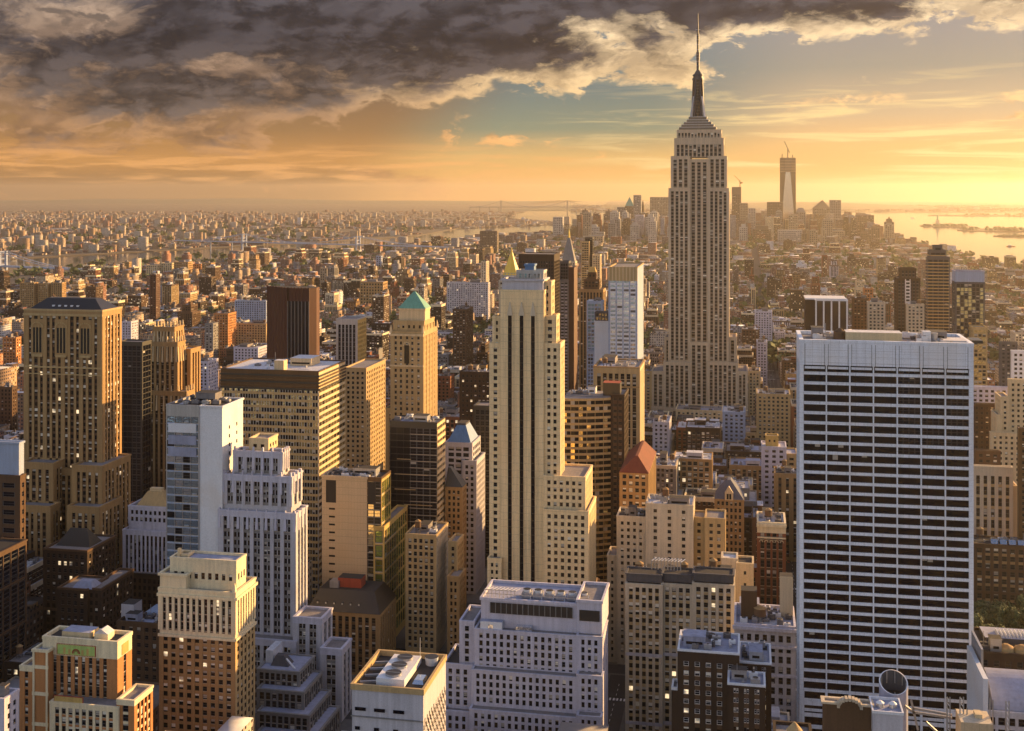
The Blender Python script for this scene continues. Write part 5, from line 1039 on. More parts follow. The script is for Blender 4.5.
w = MB(); w.prism([(-1900, 15200), (400, 15600), (4200, 15500), (6500, 14000), (9000, 14500), (16000, 15000), (35000, 20000), (35000, 33500), (-3800, 33500)], -4, 0, 'far_ground'); struct(w, 'harbour_land')
# hills
w = MB(); rr = random.Random(5); nx = 90; rows = []
for j in range(7):
    Y = 16200 + j * 1300; row = []
    for i in range(nx + 1):
        X = -3500 + i * 230; e = math.sin(math.pi * j / 6) * (70 + 45 * math.sin(i * .11 + 1) + 22 * math.sin(i * .37) + rr.uniform(-8, 8)) * min(1, max(0, (i - 3) / 14)) + 1
        row.append((X, Y, max(.5, e)))
    rows.append(row)
for j in range(6):
    for i in range(nx): w.quad(rows[j][i], rows[j][i + 1], rows[j + 1][i + 1], rows[j + 1][i], 'hill')
struct(w, 'hills')
w = MB()
for j in range(5):
    pass
rows = []
for j in range(5):
    Y = 24000 + j * 2000; rows.append([(-30000 + i * 420, Y, max(.5, math.sin(math.pi * j / 4) * (60 + 30 * math.sin(i * .2) + 12 * math.sin(i * .63)) + 1)) for i in range(62)])
for j in range(4):
    for i in range(61): w.quad(rows[j][i], rows[j][i + 1], rows[j + 1][i + 1], rows[j + 1][i], 'hill')
struct(w, 'far_hills')
def inpoly(x, y, P):
    c = False; n = len(P)
    for i in range(n):
        (a, b), (d, e) = P[i], P[i - 1]
        if (b > y) != (e > y) and x < (d - a) * (y - b) / (e - b) + a: c = not c
    return c
# roads: avenues, cross streets, markings, pavements
AV = [30, 300, 560, 820, 1080, -150, -300, -450, -640, -840, -1040, -1240, -1440, -1640, -1840]
w = MB()
for a in AV: w.quad((a - 9, 300, .004), (a + 9, 300, .004), (a + 9, 3600, .004), (a - 9, 3600, .004), 'asphalt')
struct(w, 'avenues'); w = MB()
for k in range(4, 46): w.quad((-1900, k * 80 - 6, .012), (1300, k * 80 - 6, .012), (1300, k * 80 + 6, .012), (-1900, k * 80 + 6, .012), 'asphalt')
struct(w, 'streets'); w = MB()
for a in AV[:1] + AV[5:8]:
    for k in range(60, 300):
        for u in (-4.5, 0, 4.5): w.quad((a + u - .1, k * 8, .02), (a + u + .1, k * 8, .02), (a + u + .1, k * 8 + 3, .02), (a + u - .1, k * 8 + 3, .02), 'paint')
    for k in range(7, 30):
        for j in range(8): w.quad((a - 8 + j * 2, k * 80 - 10, .02), (a - 7 + j * 2, k * 80 - 10, .02), (a - 7 + j * 2, k * 80 - 7, .02), (a - 8 + j * 2, k * 80 - 7, .02), 'paint')
struct(w, 'road_markings'); w = MB()
sa = sorted(AV)
for i in range(len(sa) - 1):
    for k in range(4, 45): w.box(sa[i] + 9, sa[i + 1] - 9, k * 80 + 6, k * 80 + 74, 0, .14, 'paving')
struct(w, 'pavements')

# ------------------------------------------------------------------ downtown skyline
def cloudy(name, c): wall(name, c, rough=.6, var=.15, streak=.1)
cloudy('tower_grey', (.22, .22, .22)); cloudy('tower_tan', (.34, .27, .19)); cloudy('tower_pale', (.45, .43, .40)); cloudy('tower_brown', (.14, .10, .07))
MW = S(7, 4, .4, .4, 'tower_grey')
def far_style(mat, dk='glass'): return S(9, 9, .45, .45, mat, pd=.5, sd=.4, top=5, gl='std', corner=1)
DT = [  # l, r, top, Y, material, cap, label
 (553, 562.5, 217, 6100, 'tower_pale', None, 'pale flat tower, first of the downtown skyline from the left'),
 (571, 585, 225, 6300, 'tower_grey', None, 'broad grey block left of the dark notched downtown tower'),
 (580, 590, 213, 6900, 'tower_brown', 'step', 'dark stepped tower behind the broad grey block downtown'),
 (596, 604, 232, 5900, 'tower_pale', None, 'small pale tower below the downtown spire cluster'),
 (603.5, 613, 214, 6800, 'tower_brown', 'step', 'dark notched downtown tower left of the green spire'),
 (604, 616, 224, 6500, 'tower_grey', None, 'grey slab in front of the dark notched downtown tower'),
 (617, 627, 207, 7000, 'tower_grey', None, 'grey flat tower directly left of the pointed downtown tower'),
 (625, 633.5, 206, 6900, 'tower_brown', 'spire', 'downtown tower with a steep pointed top'),
 (618, 632, 221, 6300, 'tower_tan', None, 'tan block below the pointed downtown tower'),
 (633.5, 641, 195, 6900, 'tower_grey', None, 'tall slim metallic slab, highest left of the spired skyscraper'),
 (641.5, 644, 205, 7000, 'tower_brown', 'spire', 'needle thin brown downtown tower'),
 (645, 653, 222, 6500, 'tower_pale', None, 'short pale block between two slabs downtown'),
 (650, 672, 197, 7300, 'tower_tan', None, 'very wide pale golden slab beside the spired skyscraper'),
 (652, 666, 216, 6600, 'tower_grey', None, 'grey tower in front of the wide golden slab'),
 (588, 603, 236, 5500, 'tower_tan', None, 'low tan slab before the downtown cluster'),
 (732, 741, 187, 6500, 'tower_brown', 'crane', 'brown half-built tower with a crane right of the spired skyscraper'),
 (740, 748, 203, 6400, 'tower_tan', None, 'tan tower touching the half-built crane tower'),
 (748.5, 755.5, 208, 6900, 'tower_pale', None, 'faint pale tower between the crane tower and the square block'),
 (767, 783, 202, 6600, 'tower_brown', None, 'square brown block left of the tallest downtown tower'),
 (753, 771, 229, 5900, 'tower_brown', 'step', 'brown stepped telephone building low downtown'),
 (796, 805.5, 212, 6700, 'tower_grey', 'dome', 'grey tower with a rounded top right of the tallest downtown tower'),
 (778, 802, 230, 6000, 'tower_pale', None, 'white low slab below the tallest downtown tower'),
 (784, 796, 241, 5300, 'tower_brown', None, 'small dark block below the white low slab'),
 (813, 830, 208, 6900, 'tower_tan', 'wedge', 'tan tower with a sloping roof'),
 (812, 829, 226, 6500, 'tower_brown', None, 'dark block in front of the sloping-roofed tower'),
 (830, 841, 200, 6900, 'tower_grey', None, 'grey upright slab right of the sloping-roofed tower'),
 (832, 845, 231, 6200, 'tower_tan', None, 'tan block in front of the grey upright slab'),
 (845, 856, 219, 6700, 'tower_grey', 'dome', 'grey block with a chamfered roof left of the wide dark block'),
 (856, 874, 215, 6600, 'tower_brown', None, 'wide dark block near the harbour'),
 (874, 882, 227, 6500, 'tower_grey', None, 'lower grey step right of the wide dark block'),
 (885, 894, 222, 6500, 'tower_brown', 'step', 'last brown tower at the right end of downtown'),
 (893, 900, 233, 6400, 'tower_tan', None, 'small tan building at the right foot of the last brown tower')]
for l, r, top, Y, mat, cap, lab in DT:
    b = B_('downtown_tower', (l + r) / 2, Y); st = far_style(mat)
    x0, x1 = Xat(l, Y), Xat(r, Y); zt = Zat(top, (x0 + x1) / 2, Y); d = min(60, max(30, (x1 - x0)))
    b.tier(x0, x1, Y, Y + d, 0, zt, st, 'NW', roof='tower_grey', par=0); xm, ym = (x0 + x1) / 2, Y + d / 2; pz = zt + .1
    if cap: q = b.part('crane' if cap == 'crane' else 'roof_cap')
    if cap == 'spire': q.frus(x0, x1, Y, Y + d, pz, xm - 1, xm + 1, ym - 1, ym + 1, Zat(top - (9 if r - l > 4 else 5), xm, Y), 'copper' if r - l > 4 else mat)
    if cap == 'step': q.box(x0 + d * .2, x1 - d * .2, Y + 4, Y + d - 4, pz, pz + 16, mat); q.box(xm - 4, xm + 4, ym - 4, ym + 4, pz + 16, pz + 26, mat)
    if cap == 'dome': q.frus(x0, x1, Y, Y + d, pz, x0 + 12, x1 - 12, Y + 12, Y + d - 12, pz + 22, mat)
    if cap == 'wedge':
        z2 = Zat(200, xm, Y); q.quad((x0, Y, pz), (x1 - 40, Y, z2), (x1 - 40, Y + d, z2), (x0, Y + d, pz), mat); q.quad((x1 - 40, Y, z2), (x1, Y, pz), (x1, Y + d, pz), (x1 - 40, Y + d, z2), mat)
        q.quad((x0, Y, pz), (x1, Y, pz), (x1, Y, pz), (x1 - 40, Y, z2), mat)
    if cap == 'crane':
        b.w.box(x0 - 1, x1 + 1, Y - 1.2, Y - .7, zt - 40, zt, 'tower_brown'); q.bar((xm + 18, Y + 10, zt), (xm + 18, Y + 10, zt + 38), 2.2, 'yellow_terra'); q.bar((xm + 28, Y + 10, zt + 18), (xm - 12, Y + 10, zt + 62), 1.5, 'yellow_terra'); q.bar((xm + 18, Y + 10, zt + 20), (xm + 32, Y + 10, zt + 24), 3, 'oxide')
    b.done(lab, 'office tower', 'downtown skyline', vis=None, indiv=False)
rd = random.Random(21)
for k in range(46):
    left_ = k % 2; px = rd.uniform(574, 668) if left_ else rd.uniform(734, 892); Y = rd.uniform(5750, 6500); wpx = rd.uniform(5, 11)
    b = B_('downtown_tower', px, Y); mat = rd.choice(['tower_pale', 'tower_tan', 'tower_pale', 'tower_grey', 'tower_brown']); x0, x1 = Xat(px, Y), Xat(px + wpx, Y); zt = Zat(rd.uniform(211, 236) if px < 860 else rd.uniform(222, 240), x0, Y)
    foot_ = (x0, x1, Y, Y + 40)
    if any(h['foot'][0] < x1 + 4 and h['foot'][1] > x0 - 4 and h['foot'][2] < Y + 42 and h['foot'][3] > Y - 4 for h in HEROES): continue
    b.tier(x0, x1, Y, Y + 36, 0, zt, far_style(mat), 'NW', roof='tower_grey', par=0); q = b.part('roof_cap'); e = (x1 - x0) * .22; q.box(x0 + e, x1 - e, Y + 7, Y + 28, zt, zt + rd.uniform(5, 16), mat)
    b.done('smaller hazy tower packed into the crowded downtown skyline', 'office tower', 'smaller towers of the downtown skyline', indiv=False)
# tallest downtown tower, under construction
Y = 6700; b = B_('unfinished_glass_tower', 788, Y); x0, x1 = Xat(780, Y), Xat(796, Y); zt, zb = Zat(172, x0, Y), Zat(235, x0, Y); xm = (x0 + x1) / 2; h_ = (x1 - x0) / 2; ym = Y + h_; ztop = Zat(158, x0, Y)
b.w.box(x0, x1, Y, Y + 2 * h_, 0, zb, 'tower_grey'); k_ = h_ * .98; n0 = len(b.w.v)
sq = [(x0, Y), (x1, Y), (x1, Y + 2 * h_), (x0, Y + 2 * h_)]; mdm = [(xm, Y), (x1, ym), (xm, Y + 2 * h_), (x0, ym)]
zt2 = zt + (zt - zb) * .35
sh_ = lambda p_: (p_[0], p_[1])
for i in range(4):
    A, B2 = sq[i], sq[(i + 1) % 4]; Mi = mdm[i]; Mn = mdm[(i + 1) % 4]; f = .72
    ta = (A[0] + (mdm[i][0] - A[0]) * f, A[1] + (mdm[i][1] - A[1]) * f)
    L = (A[0] + (Mi[0] - A[0]) * f, A[1] + (Mi[1] - A[1]) * f); Rr = (B2[0] + (Mi[0] - B2[0]) * f, B2[1] + (Mi[1] - B2[1]) * f); R2 = (B2[0] + (Mn[0] - B2[0]) * f, B2[1] + (Mn[1] - B2[1]) * f)
    b.w.quad((*A, zb), (*B2, zb), (*Rr, zt), (*L, zt), 'silver_glass'); b.w.tri((*B2, zb), (*R2, zt), (*Rr, zt), 'glass')
b.px0, b.px1 = 780, 796
oct_ = []
for i in range(4):
    A, B2, Mi = sq[i], sq[(i + 1) % 4], mdm[i]
    oct_ += [(A[0] + (Mi[0] - A[0]) * .6, A[1] + (Mi[1] - A[1]) * .6), (B2[0] + (Mi[0] - B2[0]) * .6, B2[1] + (Mi[1] - B2[1]) * .6)]
q = b.part('steel_frame'); q.prism(oct_, zt, ztop, 'tower_brown'); 
for k in range(6): zq = zt + (ztop - zt) * k / 5; q.box(x0 + 3, x1 - 3, Y - .6, Y + 2 * h_ - 6, zq, zq + 2, 'tower_tan')
q = b.part('crane'); q.bar((xm, ym, ztop), (xm, ym, ztop + 55), 2.4, 'tower_brown'); q.bar((xm + 10, ym, ztop + 30), (xm - 18, ym, ztop + 92), 1.6, 'tower_brown'); q.bar((xm - 30, ym, ztop), (xm - 30, ym, ztop + 25), 2, 'tower_brown'); q.bar((xm + 25, ym, ztop), (xm + 25, ym, ztop + 18), 2, 'tower_brown')
b.done('tallest downtown tower, tapering glass under construction with cranes on top', 'office tower', 'downtown skyline', indiv=False)
# single far towers
for l, r, top, Y, mat, lab in (
        (480, 497, 231, 4500, 'tower_brown', 'wide brown slab standing alone before the water'), (102, 104.5, 221, 9000, 'tower_grey', 'thin far tower at the left above the plain'), (133, 140, 233, 7500, 'stone_blue', 'blue-grey far block left of centre'),
        (179, 184, 227, 8500, 'tower_grey', 'first of two dark far towers above the brown tower crown'), (194, 200, 228, 8300, 'tower_brown', 'second of two dark far towers above the brown tower crown'), (227.5, 231.5, 220, 8800, 'stone_blue', 'slim blue-grey far tower above the office slab'),
        (238, 246, 230, 8000, 'tower_grey', 'squat grey far tower right of the slim blue one'), (255.5, 266, 223, 8200, 'tower_grey', 'broad grey far tower above the rust tower'), (302, 306.5, 221, 8400, 'tower_brown', 'slim dark far tower right of the broad grey one'),
        (311, 324, 230, 8100, 'tower_brown', 'low wide dark far block'), (331, 342, 231, 7900, 'tower_tan', 'tan far block left of the suspension bridge'), (78.5, 81, 240, 6000, 'cream', 'left of two pale far chimneys'), (81.8, 84, 240, 6010, 'cream', 'right of two pale far chimneys'),
        (153.5, 156.5, 240, 5600, 'tower_tan', 'left of two tan river stacks'), (157, 159.5, 238, 5620, 'tower_tan', 'right of two tan river stacks'), (122, 129, 262, 3500, 'tan', 'single tan tower by the river at the left'),
        (146, 157, 265, 3100, 'cream', 'leftmost cream housing slab in the row on the plain'), (161, 172, 263, 3120, 'cream', 'second cream housing slab in the row on the plain'), (174, 188, 262, 3080, 'tan', 'third and widest tan housing slab in the row on the plain'), (192, 201, 264, 3150, 'orange_brick', 'orange housing slab in the row on the plain'), (202, 211, 263, 3000, 'tan', 'last tan housing slab in the row on the plain'),
        (243, 257, 253, 3900, 'tower_grey', 'grey slab above the hospital slab'), (376, 381, 256, 3600, 'stone_blue', 'slim blue-grey tower on the plain'), (320, 327, 268, 2900, 'tower_tan', 'left of a pair of tan slabs on the plain'), (329, 336, 269, 2850, 'tower_tan', 'right of a pair of tan slabs on the plain'), (360, 383, 282, 2300, 'tan', 'wide tan block above the dark ribbed block')):
    b = B_('distant_tower', (l + r) / 2, Y); x0, x1 = Xat(l, Y), Xat(r, Y); zt = Zat(top, (x0 + x1) / 2, Y)
    b.tier(x0, x1, Y, Y + max(12, min(30, x1 - x0)), 0, zt, S(6, 6, .5, .45, mat, top=3, pd=.3), 'NW', par=.5); b.r.box(x0 + (x1 - x0) * .3, x1 - (x1 - x0) * .3, Y + 3, Y + 9, zt, zt + 5, 'gravel'); b.done(lab, 'tower', 'towers on the plain', indiv=False)

# ------------------------------------------------------------------ bridges, islands, statue
def bridge(name, lab, A, B, towers, deck, top, wd, m, cab=1.0):
    root = bpy.data.objects.new(name, None); COL.objects.link(root); ox, oy = A; root.location = (ox, oy, 0); tag(root, lab, 'bridge')
    dx, dy = B[0] - A[0], B[1] - A[1]; L = math.hypot(dx, dy); ux, uy = dx / L, dy / L; nx_, ny_ = -uy, ux
    q = MB(); P = lambda s_, o_, z: (A[0] + ux * s_ + nx_ * o_, A[1] + uy * s_ + ny_ * o_, z)
    for o_ in (-wd / 2, wd / 2): q.bar(P(0, o_, deck), P(L, o_, deck), cab * 1.8, m)
    q.quad(P(0, -wd / 2, deck), P(L, -wd / 2, deck), P(L, wd / 2, deck), P(0, wd / 2, deck), m)
    for k in range(int(L / 120)): 
        if not (towers[0] * L < k * 120 < towers[1] * L): q.bar(P(k * 120, 0, -3), P(k * 120, 0, deck), cab * 1.6, m)
    q.build('deck', (ox, oy, 0), root)
    for f in towers:
        q = MB()
        for o_ in (-wd / 2, wd / 2): q.bar(P(f * L, o_, -3), P(f * L, o_, top), cab * 3.2, m)
        for z in (deck + 5, (deck + top) / 2, top - 3): q.bar(P(f * L, -wd / 2, z), P(f * L, wd / 2, z), cab * 2, m)
        q.build('bridge_tower', (ox, oy, 0), root)
    q = MB(); pts = []; t0, t1 = towers
    for i in range(41):
        f = i / 40
        if f < t0: z = deck + (top - deck) * (f / t0) ** 2
        elif f > t1: z = deck + (top - deck) * ((1 - f) / (1 - t1)) ** 2
        else: g_ = (f - t0) / (t1 - t0) * 2 - 1; z = deck + 4 + (top - deck - 4) * g_ * g_
        pts.append((f, z))
    for o_ in (-wd / 2, wd / 2):
        for (f0, z0), (f1, z1) in zip(pts, pts[1:]): q.bar(P(f0 * L, o_, z0), P(f1 * L, o_, z1), cab * .8, m)
        for f, z in pts[::1]: q.bar(P(f * L, o_, deck), P(f * L, o_, z), cab * .25, m)
    q.build('cable', (ox, oy, 0), root)
bridge('suspension_bridge', 'grey suspension bridge over the east river left of the striped tower', (-1150, 4550), (-2500, 4950), (.30, .72), 40, 76, 24, 'stone_blue')
bridge('suspension_bridge', 'dark suspension bridge at the far left edge', (-2000, 3350), (-3300, 3750), (.26, .70), 18, 66, 24, 'stone_blue', 1.2)
Yv = 14500
bridge('suspension_bridge', 'hazy long suspension bridge across the distant narrows', (Xat(470, Yv), Yv), (Xat(600, Yv + 300), Yv + 300), (.24, .75), 68, 150, 30, 'tower_grey', 2.6)
def island(name, lab, cx, cy, a, c, hgt, seed):
    r = random.Random(seed); pts = []
    for i in range(26): an = 2 * math.pi * i / 26; k = 1 + r.uniform(-.12, .12); pts.append((cx + a * k * math.cos(an), cy + c * k * math.sin(an)))
    q = MB(); q.prism(pts, -4, 1.5, 'far_ground')
    for i in range(60):
        an = r.uniform(0, 6.28); rr_ = math.sqrt(r.random()) * .85; X, Y = cx + a * rr_ * math.cos(an), cy + c * rr_ * math.sin(an); s_ = r.uniform(14, 34)
        q.cyl(X, Y, s_, s_ * .4, 1.5, 1.5 + hgt * r.uniform(.5, 1.1), 7, 'foliage')
    o = q.build(name, (cx, cy, 0)); o['kind'] = 'structure'; return o
D_ = lambda py: 306000 / (py - 192)
def ixy(px, py):
    Y = D_(py) / (CT - wdir(px) * ST); return Xat(px, Y), Y
X, Y = ixy(946, 226); island('statue_island', '', X, Y, 175, 210, 16, 1)
sx, sy = Xat(937.5, Y), Y
root = bpy.data.objects.new('statue', None); COL.objects.link(root); root.location = (sx, sy, 1.5); tag(root, 'tiny green statue raising a torch on a star island pedestal', 'statue')
q = MB(); q.frus(sx - 45, sx + 45, sy - 45, sy + 45, 1.4, sx - 40, sx + 40, sy - 40, sy + 40, 12, 'limestone'); q.frus(sx - 15, sx + 15, sy - 15, sy + 15, 12, sx - 9, sx + 9, sy - 9, sy + 9, 48, 'limestone'); q.build('pedestal', (sx, sy, 1.5), root)
q = MB(); q.cyl(sx, sy, 7, 4.5, 48, 68, 12, 'copper'); q.cyl(sx, sy, 4.5, 3.6, 68, 80, 12, 'copper'); q.cyl(sx, sy, 2.4, 2.0, 80, 86, 10, 'copper'); q.bar((sx - 3, sy, 78), (sx - 6, sy, 92), 1.3, 'copper'); q.cyl(sx - 6, sy, 1.8, .4, 92, 96, 8, 'gold_leaf'); q.bar((sx + 4, sy - 1, 76), (sx + 4, sy - 4, 68), 1.6, 'copper'); q.build('figure', (sx, sy, 1.5), root)
X, Y = ixy(1005, 230); island('wooded_island', '', X, Y, 310, 300, 18, 2)
X, Y = ixy(1030, 236); island('harbour_pier_island', '', X, Y, 190, 60, 8, 3)
X, Y = ixy(1010, 215.5); island('far_peninsula', '', X, Y, 900, 380, 18, 4)
rb = random.Random(3)
for i in range(4):
    px, py = rb.uniform(905, 1020), rb.choice([218, 221, 240, 246, 252, 236]); X, Y = ixy(px, py); q = MB(); s_ = rb.uniform(.8, 1.6)
    q.prism([(X - 14 * s_, Y - 3), (X + 12 * s_, Y - 3), (X + 17 * s_, Y), (X + 12 * s_, Y + 3), (X - 14 * s_, Y + 3)], -3, 0, 'oxide' if i % 2 else 'white_metal'); q.box(X - 8 * s_, X + 3 * s_, Y - 2, Y + 2, 0, 4 * s_, 'white_metal')
    o = q.build('harbour_boat', (X, Y, -3)); tag(o, 'tiny boat on the bright harbour water', 'boat', 'boats in the harbour')

# ------------------------------------------------------------------ city blocks
PAL = [('tan', 'tan', 10), ('buff', 'buff', 8), ('brown', 'brown', 24), ('dark_brown', 'dark brown', 26), ('red_brick', 'red brick', 13), ('grey_stone', 'grey', 7), ('limestone', 'pale stone', 5), ('cream', 'cream', 4), ('white_stone', 'white', 3)]
ROOFS = [('tar', 'black', 32), ('gravel', 'grey', 22), ('pale_roof', 'pale grey', 22), ('white_roof', 'white', 9), ('silver_roof', 'lavender', 15)]
def wpick(r, L):
    t = r.random() * sum(q[2] for q in L)
    for q in L:
        t -= q[2]
        if t <= 0: return q
    return L[-1]
# soften the carpet colours towards the sunlit masonry of the plain
CARPET = [((.30, .19, .10), 18), ((.22, .095, .05), 22), ((.38, .28, .18), 15), ((.12, .07, .045), 20), ((.46, .39, .30), 9), ((.22, .21, .21), 8), ((.56, .54, .52), 5), ((.32, .13, .055), 10)]
CROOF = [((.05, .048, .05), 34), ((.18, .17, .17), 26), ((.40, .39, .41), 18), ((.66, .65, .68), 12), ((.24, .12, .08), 10)]
def cpick(r, L):
    t = r.random() * sum(q[1] for q in L)
    for c, w_ in L:
        t -= w_
        if t <= 0: k = r.uniform(.8, 1.2); return (c[0] * k, c[1] * k, c[2] * k)
    return L[0][0]
rng = random.Random(42)
lots = []
feet = [h['foot'] for h in HEROES]
FA = np.array(feet)
limH = [h for h in HEROES if h['vis']]
limH = limH + [dict(px0=972, px1=1080, d=dep(Xat(1000, 625), 640), vis=645)]
LP0 = np.array([h['px0'] for h in limH]); LP1 = np.array([h['px1'] for h in limH]); LD = np.array([h['d'] for h in limH]); LV = np.array([h['vis'] for h in limH])
def hlimit(x0, x1, y0, z, y1=None):
    ax0, _ = (proj(x0, y0, 0)); ax1, _ = proj(x1, y0, 0); bx0, _ = proj(x0, y1 or y0 + 20, 0); bx1, _ = proj(x1, y1 or y0 + 20, 0)
    a, c = min(ax0, bx0), max(ax1, bx1); d = dep((x0 + x1) / 2, y0)
    k = (LP0 < c - .5) & (LP1 > a + .5) & (LD > d)
    if k.any():
        v = LV[k].max(); zl = ZC - (v - HOR) * dep((x0 + x1) / 2, (y1 or y0) ) / F - 2; return min(z, zl)
    return z
def inside_view(x, y, m=60):
    d = dep(x, y)
    if d < 250: return False
    px = 512 + F * (x * CT + y * ST) / d; return -m < px < 1024 + m
def height(x, y):
    r = rng
    if y < 1300: h = r.choice([22, 30, 38, 46, 55, 62]) * r.uniform(.8, 1.15)
    elif y < 1800: h = r.choice([16, 22, 30, 40, 48]) * r.uniform(.8, 1.2)
    elif y < 3600: h = r.choice([13, 15, 18, 20, 24, 32]) * r.uniform(.85, 1.15) + (r.uniform(15, 45) if r.random() < .07 else 0)
    elif y < 6000: h = r.choice([12, 14, 16, 18, 22]) * r.uniform(.85, 1.2) + (r.uniform(20, 40) if r.random() < .05 else 0)
    else: h = r.uniform(16, 42) + (r.uniform(25, 110) if r.random() < .62 and -950 < x < 640 and y > 6100 else 0)
    return h
PARKS = [(0, 290, 598, 700), (-40, 20, 2050, 2230), (-700, -560, 2500, 2640), (-250, -60, 3400, 3600)]
PARKS[0] = (Xat(976, 640) - 6, Xat(1040, 700) + 60, 625, 764)
sa2 = sa + [1300]
for i in range(len(sa) - 1 + 1):
    a0 = sa2[i] + 13; a1 = sa2[i + 1] - 13 
    for k in range(5, 95):
        for row in (0, 1):
            y0 = k * 80 + 9 + row * 31.5; y1 = y0 + 30.5
            if k > 44 and row: continue
            if k > 44: y1 = y0 + 45
            x = a0
            while x < a1 - 7:
                wmx = (16, 34) if y0 < 1900 else ((14, 30) if y0 < 3600 else (22, 50))
                w_ = rng.uniform(*wmx); x1 = min(x + w_, a1)
                if a1 - x1 < 8: x1 = a1
                if inside_view((x + x1) / 2, y0): lots.append((x, x1 - (.3 if rng.random() < .8 else 4), y0, y1 - rng.choice([0, 0, 3, 7])))
                x = x1
cand = []
for (x0, x1, y0, y1) in lots:
    if not inpoly((x0 + x1) / 2, y1, MAN) or not inpoly((x0 + x1) / 2, y0, MAN): continue
    if any(p[0] < x1 and p[1] > x0 and p[2] < y1 and p[3] > y0 for p in PARKS): continue
    k = (FA[:, 0] - 1.5 < x1) & (FA[:, 1] + 1.5 > x0) & (FA[:, 2] - 1.5 < y1) & (FA[:, 3] + 1.5 > y0)
    if k.any(): continue
    z = hlimit(x0, x1, y0, height(x0, y0), y1)
    if z < 7: continue
    cand.append([x0, x1, y0, y1, z])
cand.sort(key=lambda c: dep((c[0] + c[1]) / 2, c[2]))
for i_ in range(len(FA)):
    for j_ in range(i_):
        a_, c_ = FA[i_], FA[j_]; ox_, oy_ = min(a_[1], c_[1]) - max(a_[0], c_[0]), min(a_[3], c_[3]) - max(a_[2], c_[2])
        if ox_ > 2.5 and oy_ > 2.5: print('OVER', HEROES[i_]['root'].name, HEROES[j_]['root'].name, round(ox_), round(oy_))
# how much of each building shows over the nearer skyline
cover = np.full(1024, 731.0); hs = sorted(HEROES, key=lambda h: h['d']); hi = 0; shown = []
for c in cand:
    x0, x1, y0, y1, z = c; d = dep((x0 + x1) / 2, y0)
    while hi < len(hs) and hs[hi]['d'] < d:
        h = hs[hi]; hi += 1
        if h['vis'] is None: continue
        a, b2 = int(max(0, h['px0'])), int(min(1024, h['px1']))
        if b2 > a: cover[a:b2] = np.minimum(cover[a:b2], h['top'])
    a, b2 = proj(x0, y0, z)[0], proj(x1, y0, z)[0]; ia, ib = int(max(0, round(a))), int(min(1024, round(b2)))
    tp = proj((x0 + x1) / 2, y1, z)[1]; s_ = 0
    if ib > ia:
        s_ = float(np.maximum(0, cover[ia:ib] - max(tp, 0)).sum()); cover[ia:ib] = np.minimum(cover[ia:ib], tp)
    shown.append(s_)
order = sorted(range(len(cand)), key=lambda i: -shown[i])
NI = 290
near = set(i for i in order[:NI] if shown[i] > 8)
# landmark words for the labels
LM = [(h['root'], h) for h in HEROES if h['root'].get('label')]
def short(l):
    l = l.split(' with ')[0].split(' whose ')[0].split(' behind ')[0].split(' beside ')[0].split(' below ')[0].split(' between ')[0].split(' squeezed ')[0].split(' standing ')[0].split(' in front ')[0].split(' directly ')[0].split(' topped ')[0].split(' ending ')[0].split(' at the ')[0].split(' under ')[0].split(' near ')[0].split(' right of ')[0].split(' left of ')[0].split(' before ')[0].split(' just ')[0].split(' overlooking ')[0].split(' beyond ')[0].split(' peeking ')[0].split(' above ')[0].split(' cut by ')[0].split(' on the ')[0].split(' next ')[0].split(' by the ')[0].split(' whose ')[0].split(' and its ')[0]
    return l.split(', ')[0]
facts = []
for i in near:
    x0, x1, y0, y1, z = cand[i]; r = random.Random(i * 17 + 3)
    m, mn, _ = wpick(r, PAL[2:5] if (cand[i][2] < 720 and proj(x0, y0, z)[0] < 400) else PAL); rf, rn, _ = wpick(r, ROOFS); nfl = max(2, int(z / 3.7)); tank = 1 if r.random() < .45 else 0
    px, py = proj((x0 + x1) / 2, y0, z); d = dep((x0 + x1) / 2, y0)
    best = min((abs((h['px0'] + h['px1']) / 2 - px) / 40 + abs(h['d'] - d) / 120 + (0 if h['vis'] else 9), k) for k, (o, h) in enumerate(LM))
    o, h = LM[best[1]]
    rel = 'behind' if h['d'] < d - 40 and h['px0'] < px < h['px1'] else 'in front of' if h['d'] > d + 20 and h['px0'] < px < h['px1'] else 'right of' if px > (h['px0'] + h['px1']) / 2 else 'left of'
    facts.append(dict(i=i, m=m, mn=mn, rf=rf, rn=rn, n=nfl, tank=tank, r=r, px=px, d=d, rel=rel, lm=short(o['label'])))
from collections import Counter, defaultdict
def lab(f, lvl):
    s_ = f['mn'] + (' tank-topped' if f['tank'] else '')
    s_ += (' %s-storey' % f['n']) if lvl else (' tall' if f['n'] > 11 else ' low' if f['n'] < 7 else ' mid-height')
    return '%s block with a %s roof %s the %s' % (s_, f['rn'], f['rel'], f['lm'])
for f in facts: f['lab'] = lab(f, 0)
cnt = Counter(f['lab'] for f in facts)
for f in facts:
    if cnt[f['lab']] > 1: f['lab'] = lab(f, 1)
grp = defaultdict(list)
for f in facts: grp[f['lab']].append(f)
ORD = ['nearest', 'second nearest', 'third nearest', 'fourth nearest', 'fifth nearest', 'sixth nearest', 'seventh nearest', 'eighth nearest']
for l_, fs in grp.items():
    if len(fs) > 1:
        fs.sort(key=lambda f: f['d'])
        for k, f in enumerate(fs): f['lab'] = ORD[min(k, 7)] + ' ' + l_
for f in facts:
    w_ = f['lab'].split()
    if len(w_) > 16: f['lab'] = f['lab'].replace(' with a ', ', ').replace(' roof ', '-roofed ') if len(w_) < 18 else ' '.join(w_[:16])
